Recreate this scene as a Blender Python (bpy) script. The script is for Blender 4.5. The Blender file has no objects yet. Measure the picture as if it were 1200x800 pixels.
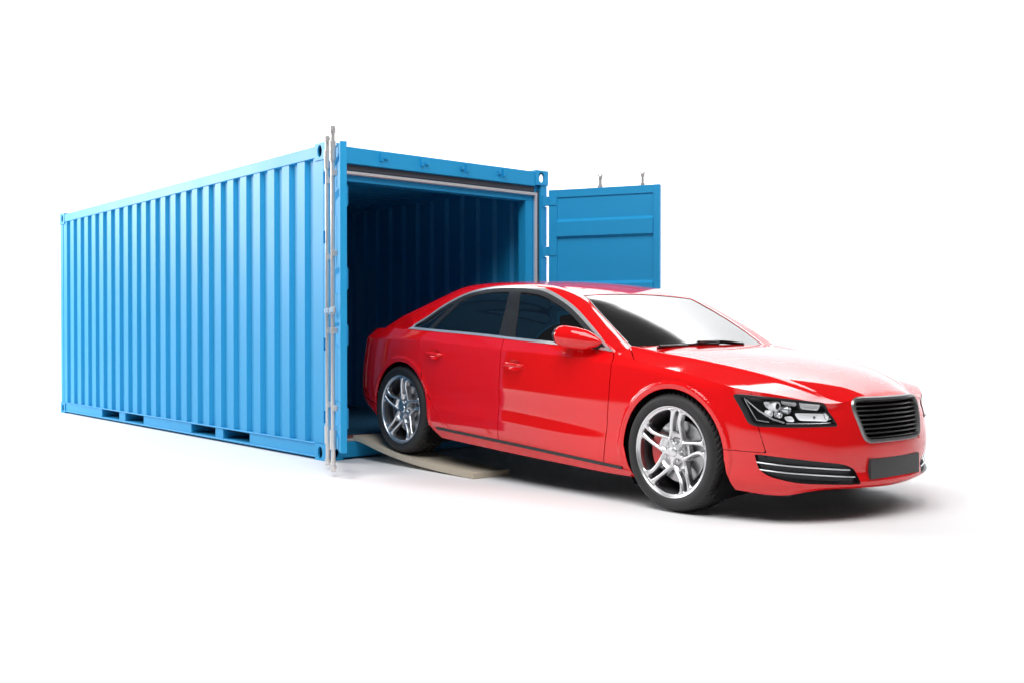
import bpy, math, random
import numpy as np
from mathutils import Matrix, Vector

random.seed(4); rng = np.random.default_rng(4)
scene = bpy.context.scene
COL = scene.collection

# ------------------------------------------------------------------ camera
cam_d = bpy.data.cameras.new('camera'); cam = bpy.data.objects.new('camera', cam_d); COL.objects.link(cam)
cam_d.sensor_width = 36.0; cam_d.lens = 36.0 * 1217.33 / 1200.0
cam_d.clip_start = 0.05; cam_d.clip_end = 2000
_yaw, _pit = 2.4383, -0.0089
_d = Vector((math.cos(_yaw) * math.cos(_pit), math.sin(_yaw) * math.cos(_pit), math.sin(_pit)))
cam.location = (7.4096, -4.3013, 1.0482)
cam.rotation_euler = _d.to_track_quat('-Z', 'Y').to_euler()
scene.camera = cam

# ------------------------------------------------------------------ world, studio lamps and added fill lamps
world = bpy.data.worlds.new('World'); scene.world = world; world.use_nodes = True
bg = world.node_tree.nodes['Background']
bg.inputs['Color'].default_value = (1.0, 1.0, 1.0, 1); bg.inputs['Strength'].default_value = 0.09

def area(name, loc, target, sx, sy, radiance, color=(1, 1, 1)):
    l = bpy.data.lights.new(name, 'AREA'); l.shape = 'RECTANGLE'; l.size = sx; l.size_y = sy
    l.energy = radiance * math.pi * sx * sy          # energy so that the lamp face has this radiance
    l.color = color
    o = bpy.data.objects.new(name, l); COL.objects.link(o); o.location = loc
    o.rotation_euler = (Vector(target) - Vector(loc)).to_track_quat('-Z', 'Y').to_euler()
    return o
area('overhead_softbox', (4.2, -3.2, 8.5), (1.8, 0.6, 0), 7.0, 6.0, 7.2)
area('added_front_fill', (8.0, 4.5, 8.0), (4.2, 2.4, 0), 4.0, 4.0, 4.0)  # added lamp that brightens the right-hand floor, bumper and container mouth
area('side_softbox', (-13.0, -6.0, 5.8), (-2.0, 0, 1.2), 7.0, 5.0, 21.0)
for az, rad, r0, z0, zt, sx, sy in ((101, 31, 7.2, 11.8, 9.2, 6.0, 3.0), (127, 11, 8.3, 10.2, 7.6, 4.6, 1.4),
                                   (154, 13, 8.3, 10.2, 3.0, 4.6, 1.4), (180, 14, 8.3, 10.2, 3.0, 4.6, 1.4)):   # added lamps out of view: whiten the backdrop and its reflection in the windscreen
    ca, sa = math.cos(math.radians(az)), math.sin(math.radians(az))
    area('added_backdrop_wash', (r0 * ca, r0 * sa, z0), (11.2 * ca, 11.2 * sa, zt), sx, sy, rad)

vs = scene.view_settings
vs.view_transform = 'Standard'; vs.look = 'None'; vs.exposure = 0.0; vs.gamma = 1.0; vs.use_curve_mapping = False
scene.render.film_transparent = False
scene.cycles.max_bounces = 10; scene.cycles.diffuse_bounces = 5; scene.cycles.glossy_bounces = 6

# ------------------------------------------------------------------ materials
def mat(name, base, rough=0.5, metal=0.0, coat=0.0, coat_rough=0.02, spec=0.5, ior=1.5, noise=0.0, nscale=30.0,
        bump=0.0, bscale=200.0, rough_var=0.0, alpha=None):
    m = bpy.data.materials.new(name); m.use_nodes = True
    nt = m.node_tree; b = nt.nodes['Principled BSDF']
    b.inputs['Base Color'].default_value = (*base, 1)
    b.inputs['Roughness'].default_value = rough; b.inputs['Metallic'].default_value = metal
    b.inputs['Coat Weight'].default_value = coat; b.inputs['Coat Roughness'].default_value = coat_rough
    b.inputs['Specular IOR Level'].default_value = spec; b.inputs['IOR'].default_value = ior
    if noise or bump or rough_var:
        tc = nt.nodes.new('ShaderNodeTexCoord')
        n = nt.nodes.new('ShaderNodeTexNoise'); n.inputs['Scale'].default_value = nscale
        n.inputs['Detail'].default_value = 6; n.inputs['Roughness'].default_value = 0.6
        nt.links.new(tc.outputs['Object'], n.inputs['Vector'])
        if noise:
            mx = nt.nodes.new('ShaderNodeMix'); mx.data_type = 'RGBA'; mx.blend_type = 'MIX'
            mx.inputs[6].default_value = (*[c * (1 - noise) for c in base], 1)
            mx.inputs[7].default_value = (*[min(1, c * (1 + noise)) for c in base], 1)
            nt.links.new(n.outputs['Fac'], mx.inputs['Factor']); nt.links.new(mx.outputs[2], b.inputs['Base Color'])
        if rough_var:
            mr = nt.nodes.new('ShaderNodeMapRange')
            mr.inputs['To Min'].default_value = max(0, rough - rough_var); mr.inputs['To Max'].default_value = rough + rough_var
            nt.links.new(n.outputs['Fac'], mr.inputs['Value']); nt.links.new(mr.outputs['Result'], b.inputs['Roughness'])
        if bump:
            n2 = nt.nodes.new('ShaderNodeTexNoise'); n2.inputs['Scale'].default_value = bscale; n2.inputs['Detail'].default_value = 4
            nt.links.new(tc.outputs['Object'], n2.inputs['Vector'])
            bp = nt.nodes.new('ShaderNodeBump'); bp.inputs['Strength'].default_value = bump; bp.inputs['Distance'].default_value = 0.002
            nt.links.new(n2.outputs['Fac'], bp.inputs['Height']); nt.links.new(bp.outputs['Normal'], b.inputs['Normal'])
    return m

M = {}
M['ground'] = mat('studio_floor_white', (0.78, 0.78, 0.785), 0.75, spec=0.2, noise=0.012, nscale=0.6, bump=0.05, bscale=25)
M['backdrop'] = mat('studio_backdrop_white', (0.82, 0.82, 0.825), 0.8, spec=0.2, noise=0.01, nscale=0.6)
M['blue'] = mat('container_blue_paint', (0.012, 0.30, 0.60), 0.50, spec=0.34, noise=0.05, nscale=1.7, bump=0.12, bscale=90, rough_var=0.06)
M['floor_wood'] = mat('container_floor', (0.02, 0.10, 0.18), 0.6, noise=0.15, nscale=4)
M['steel'] = mat('galvanised_steel', (0.66, 0.64, 0.62), 0.24, metal=0.55)
M['gasket'] = mat('door_gasket', (0.62, 0.60, 0.60), 0.3, metal=0.35)
M['gasket_dark'] = mat('door_gasket_rubber', (0.05, 0.055, 0.07), 0.6)
M['red'] = mat('car_red_paint', (0.74, 0.004, 0.006), 0.45, spec=0.0, coat=1.0, coat_rough=0.035, ior=1.5)
M['red'].node_tree.nodes['Principled BSDF'].inputs['Coat IOR'].default_value = 1.62
M['glass'] = mat('tinted_glass', (0.004, 0.004, 0.005), 0.015, spec=0.5, ior=1.55)
M['screen'] = mat('windscreen_glass', (0.003, 0.003, 0.003), 0.10, spec=0.5, ior=2.4)
M['chrome'] = mat('chrome_trim', (0.74, 0.76, 0.78), 0.18, metal=0.6, spec=0.8)
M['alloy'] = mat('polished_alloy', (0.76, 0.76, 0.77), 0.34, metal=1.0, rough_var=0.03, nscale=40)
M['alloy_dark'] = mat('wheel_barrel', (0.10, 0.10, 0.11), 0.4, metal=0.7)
M['disc'] = mat('brake_disc_steel', (0.45, 0.45, 0.46), 0.3, metal=0.9, rough_var=0.06, nscale=60)
M['caliper_red'] = mat('caliper_red', (0.55, 0.008, 0.01), 0.35, coat=0.5)
M['caliper_grey'] = mat('caliper_grey', (0.12, 0.12, 0.125), 0.45, metal=0.4)
M['tyre'] = mat('tyre_rubber', (0.021, 0.021, 0.022), 0.6, spec=0.4, noise=0.15, nscale=60, bump=0.1, bscale=300)
M['black'] = mat('black_trim', (0.013, 0.013, 0.015), 0.38, spec=0.45)
M['black_satin'] = mat('black_pillar_trim', (0.020, 0.021, 0.024), 0.5, spec=0.4)
M['strip'] = mat('sill_strip_rubber', (0.018, 0.024, 0.026), 0.55)
M['under'] = mat('underbody_black', (0.006, 0.006, 0.007), 0.8, spec=0.1)
M['plate'] = mat('plate_dark_grey', (0.035, 0.035, 0.036), 0.45, noise=0.08, nscale=15)
M['grille_metal'] = mat('grille_surround_metal', (0.24, 0.24, 0.245), 0.34, metal=0.8)
M['slat'] = mat('grille_slat_black', (0.012, 0.012, 0.013), 0.3, spec=0.5)
M['reflector'] = mat('lamp_reflector', (0.92, 0.92, 0.93), 0.06, metal=1.0)
M['painted_shine'] = mat('lamp_painted_shine', (0.97, 0.97, 0.98), 0.16, metal=0.0, spec=0.8)  # plain white stands in for bright reflections in the lamp rings and bowls
M['plank'] = mat('ramp_plank_pale', (0.55, 0.48, 0.375), 0.6, noise=0.10, nscale=5, bump=0.15, bscale=60)
def glass_clear(name, tint=(0.98, 0.99, 1.0)):
    m = bpy.data.materials.new(name); m.use_nodes = True; nt = m.node_tree; nt.nodes.clear()
    out = nt.nodes.new('ShaderNodeOutputMaterial'); mx = nt.nodes.new('ShaderNodeMixShader')
    lw = nt.nodes.new('ShaderNodeLayerWeight'); lw.inputs['Blend'].default_value = 0.5
    pw = nt.nodes.new('ShaderNodeMath'); pw.operation = 'POWER'; pw.inputs[1].default_value = 4.0
    fr = nt.nodes.new('ShaderNodeMapRange'); fr.inputs['To Min'].default_value = 0.04; fr.inputs['To Max'].default_value = 0.8
    nt.links.new(lw.outputs['Facing'], pw.inputs[0]); nt.links.new(pw.outputs[0], fr.inputs['Value'])
    tr = nt.nodes.new('ShaderNodeBsdfTransparent'); tr.inputs['Color'].default_value = (*tint, 1)
    gl = nt.nodes.new('ShaderNodeBsdfGlossy'); gl.inputs['Roughness'].default_value = 0.01
    nt.links.new(fr.outputs[0], mx.inputs[0]); nt.links.new(tr.outputs[0], mx.inputs[1]); nt.links.new(gl.outputs[0], mx.inputs[2])
    nt.links.new(mx.outputs[0], out.inputs[0]); return m
M['lens'] = glass_clear('headlight_lens')

# ------------------------------------------------------------------ mesh helpers
class MB:
    """collects shapes; build() links them as ONE mesh object"""
    def __init__(s): s.v = []; s.f = []
    def add(s, vs, fs):
        o = len(s.v); s.v += [tuple(map(float, p)) for p in vs]; s.f += [tuple(i + o for i in f) for f in fs]; return s
    def box(s, x0, x1, y0, y1, z0, z1, bev=0.0, mtx=None):
        if bev <= 0:
            vs = [(x, y, z) for z in (z0, z1) for y in (y0, y1) for x in (x0, x1)]
            fs = [(0, 2, 3, 1), (4, 5, 7, 6), (0, 1, 5, 4), (2, 6, 7, 3), (0, 4, 6, 2), (1, 3, 7, 5)]
        else:
            b = min(bev, abs(x1 - x0) * .45, abs(y1 - y0) * .45, abs(z1 - z0) * .45)
            X = ((x0, x0 + b), (x1, x1 - b)); Y = ((y0, y0 + b), (y1, y1 - b)); Z = ((z0, z0 + b), (z1, z1 - b))
            vs = []; idx = {}
            for i in range(2):
                for j in range(2):
                    for k in range(2):
                        for a in range(3):
                            idx[i, j, k, a] = len(vs)
                            vs.append((X[i][0 if a == 0 else 1], Y[j][0 if a == 1 else 1], Z[k][0 if a == 2 else 1]))
            fs = []
            def q(*c): fs.append(tuple(idx[t] for t in c))
            for i in range(2):
                c = [(i, 0, 0, 0), (i, 1, 0, 0), (i, 1, 1, 0), (i, 0, 1, 0)]; q(*(c if i else c[::-1]))
                c = [(0, i, 0, 1), (1, i, 0, 1), (1, i, 1, 1), (0, i, 1, 1)]; q(*(c[::-1] if i else c))
                c = [(0, 0, i, 2), (1, 0, i, 2), (1, 1, i, 2), (0, 1, i, 2)]; q(*(c if i else c[::-1]))
            for i in range(2):
                for j in range(2):
                    fl = (i == j)
                    c = [(i, j, 0, 0), (i, j, 0, 1), (i, j, 1, 1), (i, j, 1, 0)]; q(*(c if fl else c[::-1]))
                    c = [(i, 0, j, 0), (i, 0, j, 2), (i, 1, j, 2), (i, 1, j, 0)]; q(*(c[::-1] if fl else c))
                    c = [(0, i, j, 1), (0, i, j, 2), (1, i, j, 2), (1, i, j, 1)]; q(*(c if fl else c[::-1]))
            for i in range(2):
                for j in range(2):
                    for k in range(2):
                        c = [(i, j, k, 0), (i, j, k, 1), (i, j, k, 2)]; q(*(c if (i + j + k) % 2 else c[::-1]))
        if mtx is not None: vs = [tuple(mtx @ Vector(p)) for p in vs]
        return s.add(vs, fs)
    def tube(s, pts, r, n=12, caps=True):
        pts = [Vector(p) for p in pts]; rs = r if isinstance(r, (list, tuple)) else [r] * len(pts)
        vs = []; fs = []; ref = None
        for i, p in enumerate(pts):
            t = (pts[min(i + 1, len(pts) - 1)] - pts[max(i - 1, 0)]).normalized()
            if ref is None:
                ref = t.orthogonal().normalized()
            ref = (ref - t * ref.dot(t)).normalized(); b = t.cross(ref)
            for k in range(n):
                a = 2 * math.pi * k / n; vs.append(p + (ref * math.cos(a) + b * math.sin(a)) * rs[i])
        for i in range(len(pts) - 1):
            for k in range(n):
                k2 = (k + 1) % n; fs.append((i * n + k, i * n + k2, (i + 1) * n + k2, (i + 1) * n + k))
        if caps: fs.append(tuple(range(n))[::-1]); fs.append(tuple(range((len(pts) - 1) * n, len(pts) * n)))
        return s.add(vs, fs)
    def lathe(s, prof, n=48, axis='y', c=(0, 0, 0), closed=False):
        vs = []; fs = []; m = len(prof)
        for k in range(n):
            a = 2 * math.pi * k / n
            for r, h in prof:
                x, z = r * math.cos(a), r * math.sin(a)
                p = (x, h, z) if axis == 'y' else ((h, x, z) if axis == 'x' else (x, z, h))
                vs.append((p[0] + c[0], p[1] + c[1], p[2] + c[2]))
        for k in range(n):
            k2 = (k + 1) % n
            for i in range(m if closed else m - 1):
                j = (i + 1) % m; fs.append((k * m + i, k * m + j, k2 * m + j, k2 * m + i))
        return s.add(vs, fs)
    def build(s, name, material, parent=None, smooth=None, mtx=None):
        me = bpy.data.meshes.new(name)
        vs = s.v if mtx is None else [tuple(mtx @ Vector(p)) for p in s.v]
        me.from_pydata(vs, [], s.f); me.update()
        me.materials.append(material)
        if smooth is not None:
            me.polygons.foreach_set('use_smooth', [True] * len(me.polygons))
            if smooth < 180: me.set_sharp_from_angle(angle=math.radians(smooth))
        return link(name, me, parent)

def link(name, me, parent=None):
    o = bpy.data.objects.new(name, me); COL.objects.link(o)
    if parent is not None: o.parent = parent
    return o
def empty(name, loc=(0, 0, 0)):
    o = bpy.data.objects.new(name, None); COL.objects.link(o); o.location = loc; o.empty_display_size = 0.2; return o
def tag(o, label=None, cat=None, group=None, kind=None):
    if label: o['label'] = label
    if cat: o['category'] = cat
    if group: o['group'] = group
    if kind: o['kind'] = kind
    return o
def copy_obj(o, parent, name=None):
    c = o.copy(); COL.objects.link(c); c.parent = parent
    return c

# ------------------------------------------------------------------ ground
g = MB(); R = 60.0
g.add([(-R, -R, 0), (R, -R, 0), (R, R, 0), (-R, R, 0)], [(0, 1, 2, 3)])
tag(g.build('ground', M['ground']), 'seamless white studio floor under the container and the car', 'floor', kind='structure')

# studio backdrop: white infinity cove sweeping up behind the container
bd = MB(); prof_b = [(8.6, 0.003)] + [(8.6 + 2.4 * math.sin(math.radians(q)), 0.003 + 2.4 * (1 - math.cos(math.radians(q)))) for q in range(6, 91, 6)] + [(11.0, 10.4)]
nb = 96; mb_ = len(prof_b)
bd.add([(r_ * math.cos(a), r_ * math.sin(a), z_) for a in [math.radians(60 + 130 * k / nb) for k in range(nb + 1)] for r_, z_ in prof_b],
       [(k * mb_ + i, k * mb_ + i + 1, (k + 1) * mb_ + i + 1, (k + 1) * mb_ + i) for k in range(nb) for i in range(mb_ - 1)])
tag(bd.build('backdrop', M['backdrop'], None, smooth=180), 'white studio backdrop curving up from the floor behind the container', 'backdrop', kind='structure')

# ------------------------------------------------------------------ shipping container
# front (door end) is the plane x = 0, the near long side is y = 0
CL, CW, CH = 6.841, 2.438, 2.591
box = empty('shipping_container', (0, 0, 0))
tag(box, 'long blue corrugated steel shipping container with both end doors swung open', 'container')

def corrugated(n_start, x_lo, x_hi, pitch, depth, flat_o, slope, flat_i):
    """profile points (pos, offset): offset 0 = outer, depth = recessed"""
    pts = [(x_hi, 0.0)]; x = n_start
    while x - slope - flat_i - slope > x_lo:
        pts += [(x, 0.0), (x - slope, depth), (x - slope - flat_i, depth), (x - 2 * slope - flat_i, 0.0)]
        x -= pitch
    pts.append((x_lo, 0.0)); return pts
PITCH = 0.271
def side_profile():
    # walking in -x from the front post: outer flat, slope in, inner flat, slope out
    return corrugated(-0.219, -CL + 0.10, -0.10, PITCH, 0.031, 0.125, 0.028, 0.090)
def wall_from_profile(prof, to_xyz, z0, z1, thick):
    m = MB(); n = len(prof); vs = []
    for p, o in prof: vs += [to_xyz(p, o, z0), to_xyz(p, o, z1)]
    for p, o in prof: vs += [to_xyz(p, o + thick, z0), to_xyz(p, o + thick, z1)]
    fs = []
    for i in range(n - 1):
        a = 2 * i; fs.append((a, a + 2, a + 3, a + 1)); b = 2 * n + 2 * i; fs.append((b, b + 1, b + 3, b + 2))
    m.add(vs, fs); return m
prof = side_profile()
wall_from_profile(prof, lambda p, o, z: (p, 0.012 + o, z), 0.13, 2.48, 0.003).build('side_wall', M['blue'], box)
wall_from_profile(prof, lambda p, o, z: (p, CW - 0.012 - o, z), 0.13, 2.48, 0.003).build('side_wall', M['blue'], box)
eprof = corrugated(CW - 0.22, 0.13, CW - 0.13, 0.25, 0.04, 0.07, 0.055, 0.07)
wall_from_profile(eprof, lambda p, o, z: (-CL + 0.015 + o, p, z), 0.13, 2.48, 0.003).build('end_wall', M['blue'], box)
rprof = corrugated(-0.30, -CL + 0.15, -0.12, 0.21, 0.022, 0.09, 0.03, 0.06)
wall_from_profile(rprof, lambda p, o, z: (p, 0.05 + (z - 0.13) / 2.35 * (CW - 0.10), 2.565 - o), 0.13, 2.48, 0.003).build('roof_panel', M['blue'], box)
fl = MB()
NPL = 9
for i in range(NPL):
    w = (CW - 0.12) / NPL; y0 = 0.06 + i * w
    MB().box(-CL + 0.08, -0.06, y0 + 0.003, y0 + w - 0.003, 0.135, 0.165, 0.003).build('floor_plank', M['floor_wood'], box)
MB().box(-CL + 0.06, -0.05, 0.05, CW - 0.05, 0.11, 0.13).build('floor_pan', M['under'], box)

# rails
def pocket_rail(y0, y1, inward):
    """bottom side rail with four forklift pockets: a channel with upper and lower flange"""
    m = MB(); po = [(-5.30, -4.72), (-4.53, -3.97), (-2.69, -2.12), (-1.95, -1.39)]
    xs = [-CL + 0.178] + [q for p in po for q in p] + [-0.178]
    s = 1 if inward > 0 else -1; yo = y0
    for i in range(0, len(xs), 2):
        a, b = sorted((yo + s * 0.012, yo + s * 0.018)); m.box(xs[i], xs[i + 1], a, b, 0.034, 0.130)
    a, b = sorted((yo, yo + s * 0.07))
    m.box(-CL + 0.178, -0.178, a, b, 0.130, 0.142, 0.003); m.box(-CL + 0.178, -0.178, a, b, 0.020, 0.034, 0.003)
    for p in po:
        a, b = sorted((yo + s * 0.018, yo + s * 0.30))
        for xx in p: m.box(xx - 0.004, xx + 0.004, a, b, 0.034, 0.130)
        m.box(p[0], p[1], a, b, 0.126, 0.1298); m.box(p[0], p[1], a, b, 0.0342, 0.038)
    return m
pocket_rail(0.0, 0, 1).build('bottom_rail', M['blue'], box)
pocket_rail(CW, 0, -1).build('bottom_rail', M['blue'], box)
for y0, y1 in ((0.004, 0.064), (CW - 0.064, CW - 0.004)):
    MB().box(-CL + 0.178, -0.178, y0, y1, 2.478, 2.574, 0.004).build('top_rail', M['blue'], box)
MB().box(-CL + 0.004, -CL + 0.07, 0.162, CW - 0.162, 2.478, 2.574, 0.004).build('end_rail', M['blue'], box)
MB().box(-CL + 0.004, -CL + 0.07, 0.162, CW - 0.162, 0.02, 0.142, 0.004).build('end_rail', M['blue'], box)
# rear posts
for y0, y1 in ((0.006, 0.10), (CW - 0.10, CW - 0.006)):
    MB().box(-CL + 0.012, -CL + 0.115, y0, y1, 0.139, 2.452, 0.006).build('corner_post', M['blue'], box)
# front posts: outer post box, rebate and inner jamb
for s, yo in ((1, 0.0), (-1, CW)):
    def yy(a, b): return tuple(sorted((yo + s * a, yo + s * b)))
    m = MB(); m.box(-0.165, -0.046, *yy(0.006, 0.085), 0.139, 2.452, 0.004)
    zc_prev = 0.139                       # slots beside the hinges
    for zc_ in (0.36, 0.95, 1.82, 2.30):
        m.box(-0.0458, -0.012, *yy(0.006, 0.085), zc_prev, zc_ - 0.05, 0.002); m.box(-0.0458, -0.012, *yy(0.045, 0.085), zc_ - 0.05, zc_ + 0.05); zc_prev = zc_ + 0.05
    m.box(-0.0458, -0.012, *yy(0.006, 0.085), zc_prev, 2.452, 0.002)
    m.box(-0.150, -0.050, *yy(0.085, 0.142), 0.139, 2.452, 0.003); m.build('corner_post', M['blue'], box)
    MB().box(-0.170, -0.062, *yy(0.1424, 0.232), 0.142, 2.2995, 0.003).build('door_jamb', M['blue'], box)
    MB().box(-0.060, -0.022, *yy(0.115, 0.140), 0.17, 2.379, 0.006).build('door_gasket', M['gasket'], box)
    MB().box(-0.049, -0.036, *yy(0.0852, 0.1098), 0.17, 2.40, 0.003).build('gasket_lip', M['gasket_dark'], box)
# header
m = MB(); m.box(-0.10, -0.006, 0.162, CW - 0.162, 2.437, 2.575, 0.004); m.build('door_header', M['blue'], box)
MB().box(-0.165, -0.062, 0.142, CW - 0.142, 2.30, 2.4368, 0.003).build('header_jamb', M['blue'], box)
MB().box(-0.061, -0.022, 0.142, CW - 0.142, 2.350, 2.379, 0.006).build('door_gasket', M['gasket'], box)
MB().box(-0.061, -0.040, 0.142, CW - 0.142, 2.388, 2.436, 0.003).build('gasket_lip', M['gasket_dark'], box)
# sill
m = MB(); m.box(-0.12, -0.006, 0.162, CW - 0.162, 0.018, 0.145, 0.004); m.build('door_sill', M['blue'], box)
MB().box(-0.10, -0.030, 0.142, CW - 0.142, 0.1452, 0.170, 0.002).build('door_threshold', M['steel'], box)
MB().box(-0.14, -0.101, 0.142, CW - 0.142, 0.1452, 0.186, 0.003).build('door_gasket', mat('gasket_rust_red', (0.22, 0.06, 0.05), 0.6), box)
# cam keepers on the header and sill
for yk, sgn in ((0.53, 1), (0.95, 1), (1.447, -1), (1.878, -1)):
    m = MB(); m.box(-0.006, 0.022, yk - 0.007, yk + 0.007, 2.485, 2.555, 0.003)
    m.box(-0.006, 0.018, yk + sgn * 0.052, yk + sgn * 0.066, 2.502, 2.530, 0.004)
    m.box(-0.006, 0.012, yk + sgn * 0.036, yk + sgn * 0.052, 2.505, 2.516, 0.002); m.build('cam_keeper', M['blue'], box)

def casting(cx, cy, cz, sx, sy, top):
    """hollow ISO corner casting: corner at (cx,cy,cz), extending sx*.178 in x, sy*.162 in y, up or down .139"""
    lx, ly, lz = 0.178, 0.162, 0.139; m = MB()
    def P(a, b, c): return (cx + sx * a, cy + sy * b, cz + (c if not top else -c))
    def ring(face, cu, cv, ru, rv, lu, lv, depth):
        n = 40; vs = []; fs = []
        def put(u, v, d):
            return P(d, u, v) if face == 'x' else (P(u, d, v) if face == 'y' else P(u, v, d))
        for k in range(n):
            a = 2 * math.pi * k / n; c, s_ = math.cos(a), math.sin(a)
            # outer rectangle point along the same direction
            t = min((lu - cu) / c if c > 1e-9 else (-cu / c if c < -1e-9 else 1e9), (lv - cv) / s_ if s_ > 1e-9 else (-cv / s_ if s_ < -1e-9 else 1e9))
            vs += [put(cu + c * t, cv + s_ * t, 0), put(cu + ru * c, cv + rv * s_, 0), put(cu + ru * c, cv + rv * s_, depth)]
        for cu2, cv2 in ((0, 0), (lu, 0), (lu, lv), (0, lv)): vs.append(put(cu2, cv2, 0))
        for k in range(n):
            k2 = (k + 1) % n; a, b = 3 * k, 3 * k2
            fs.append((a, b, b + 1, a + 1)); fs.append((a + 1, b + 1, b + 2, a + 2))
        # rectangle corners
        for ci, ang in enumerate((math.atan2(-cv, -cu), math.atan2(-cv, lu - cu), math.atan2(lv - cv, lu - cu), math.atan2(lv - cv, -cu))):
            k = int((ang % (2 * math.pi)) / (2 * math.pi) * n) % n; fs.append((3 * k, 3 * n + ci, 3 * ((k + 1) % n)))
        m.add(vs, fs)
    ring('y', 0.096, 0.066, 0.036, 0.050, lx, lz, 0.016)     # long-side face
    ring('x', 0.086, 0.066, 0.036, 0.050, ly, lz, 0.016)     # end face
    # remaining faces: inner x, inner y, z faces, plus inside cavity walls
    q = lambda *p: m.add([P(*t) for t in p], [(0, 1, 2, 3)])
    q((lx, 0, 0), (lx, ly, 0), (lx, ly, lz), (lx, 0, lz)); q((0, ly, 0), (lx, ly, 0), (lx, ly, lz), (0, ly, lz))
    q((0, 0, lz), (lx, 0, lz), (lx, ly, lz), (0, ly, lz)); q((0, 0, 0), (lx, 0, 0), (lx, ly, 0), (0, ly, 0))
    return m.build('corner_casting', M['blue'], box)
for top in (0, 1):
    for ex, sx in ((0.0, -1), (-CL, 1)):
        for ey, sy in ((0.0, 1), (CW, -1)):
            casting(ex, ey, CH if top else 0.0, sx, sy, top)

# doors -----------------------------------------------------------------
def make_door(hinge, direc, mirror):
    """local frame: s along the door from the hinge, n = outer face normal, z up"""
    dv = Vector((direc[0], direc[1], 0)).normalized()
    nv = Vector((dv.y, -dv.x, 0)) if not mirror else Vector((-dv.y, dv.x, 0))
    mt = Matrix(((dv.x, nv.x, 0, hinge[0]), (dv.y, nv.y, 0, hinge[1]), (0, 0, 1, 0), (0, 0, 0, 1)))
    Z0, Z1, LN, TH = 0.19, 2.402, 1.088, 0.048
    m = MB()
    # frame members (outer face at n=0, inner at n=-TH)
    m.box(0, 0.085, -TH, 0, Z0, Z1, 0.003); m.box(LN - 0.062, LN, -TH, 0, Z0, Z1, 0.003)
    m.box(0.0853, LN - 0.0623, -TH + 0.003, -0.003, Z1 - 0.075, Z1 - 0.001, 0.002)
    m.box(0.0853, LN - 0.0623, -TH + 0.003, -0.003, Z0 + 0.001, Z0 + 0.085, 0.002)
    door = m.build('door', M['blue'], box, mtx=mt)
    # panel sheet with wide horizontal ribs that stand proud of the inner face
    zs = [Z0 + 0.085]; prof = []
    lo, hi = -0.034, -0.034 - 0.030
    ribs = [(0.36, 0.545), (0.75, 0.935), (1.145, 1.33), (1.54, 1.725), (1.935, 2.12)]
    ribs = [(0.34, 0.53), (0.935, 1.12), (1.335, 1.53), (1.935, 2.12)]
    prof = [(Z0 + 0.0852, lo)]
    for a, b in ribs: prof += [(a, lo), (a + 0.022, hi), (b - 0.028, hi), (b, lo)]
    prof.append((Z1 - 0.0752, lo))
    sm = MB(); s0, s1 = 0.0856, LN - 0.0626
    vs = []; fs = []
    for z, n in prof: vs += [(s0, n, z), (s1, n, z)]
    k0 = len(vs)
    for z, n in prof: vs += [(s0, n + 0.004, z), (s1, n + 0.004, z)]
    for i in range(len(prof) - 1):
        a = 2 * i; fs.append((a, a + 1, a + 3, a + 2)); b = k0 + a; fs.append((b, b + 2, b + 3, b + 1))
    for e in (0, 1):   # end caps of the ribs
        for i in range(1, len(prof) - 1, 4):
            fs.append((2 * i + e, 2 * (i + 1) + e, 2 * (i + 2) + e, 2 * (i + 3) + e))
    sm.add(vs, fs); sm.build('door_panel', M['blue'], door, mtx=mt)
    # hinges
    for zc in (2.30, 1.82, 0.95, 0.36):
        h = MB(); h.box(-0.075, 0.012, -0.034, -0.020, zc - 0.045, zc + 0.045, 0.003)
        h.box(0.012, 0.082, -TH - 0.007, -TH - 0.0004, zc - 0.045, zc + 0.045, 0.002)
        h.box(0.004, 0.012, -TH - 0.007, -0.020, zc - 0.045, zc + 0.045, 0.002)
        h.tube([(-0.058, -0.024, zc - 0.055), (-0.058, -0.024, zc + 0.055)], 0.014, 10)
        h.build('hinge', M['blue'], door, smooth=30, mtx=mt)
    # locking rods
    for s_, nn in ((0.49, 0.034), (0.90, 0.033)):
        for zz in (2.20, 1.62, 1.06, 0.50):
            r = MB(); r.box(s_ - 0.034, s_ + 0.034, 0.0, nn + 0.006, zz - 0.022, zz + 0.022, 0.006)
            r.build('rod_bracket', M['steel'], door, smooth=30, mtx=mt)
        r = MB(); r.tube([(s_, nn, 0.075), (s_, nn, 2.50)], 0.0165, 16)
        for zz in (2.36, 0.27): r.tube([(s_, nn, zz - 0.07), (s_, nn, zz + 0.07)], 0.025, 16)
        for zz, sg in ((2.505, 1), (0.070, -1)):
            r.tube([(s_, nn, zz - 0.012), (s_, nn, zz + 0.012)], 0.024, 14)
            r.box(s_ - 0.026, s_ - 0.012, nn - 0.016, nn + 0.016, *sorted((zz + sg * 0.010, zz + sg * 0.034)), 0.003)
            r.box(s_ + 0.012, s_ + 0.026, nn - 0.016, nn + 0.016, *sorted((zz + sg * 0.010, zz + sg * 0.034)), 0.003)
        r.build('lock_rod', M['steel'], door, smooth=40, mtx=mt)
        h = MB(); h.box(s_ - 0.012, s_ + 0.30, nn + 0.017, nn + 0.027, 1.19, 1.222, 0.003)
        h.box(s_ - 0.028, s_ + 0.028, nn - 0.02, nn + 0.022, 1.18, 1.232, 0.006); h.build('lock_handle', M['steel'], door, smooth=30, mtx=mt)
    return door
make_door((0.012, -0.002), (0.906, -0.423), False)
make_door((0.030, 2.440), (0.8926, 0.4508), True)

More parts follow.
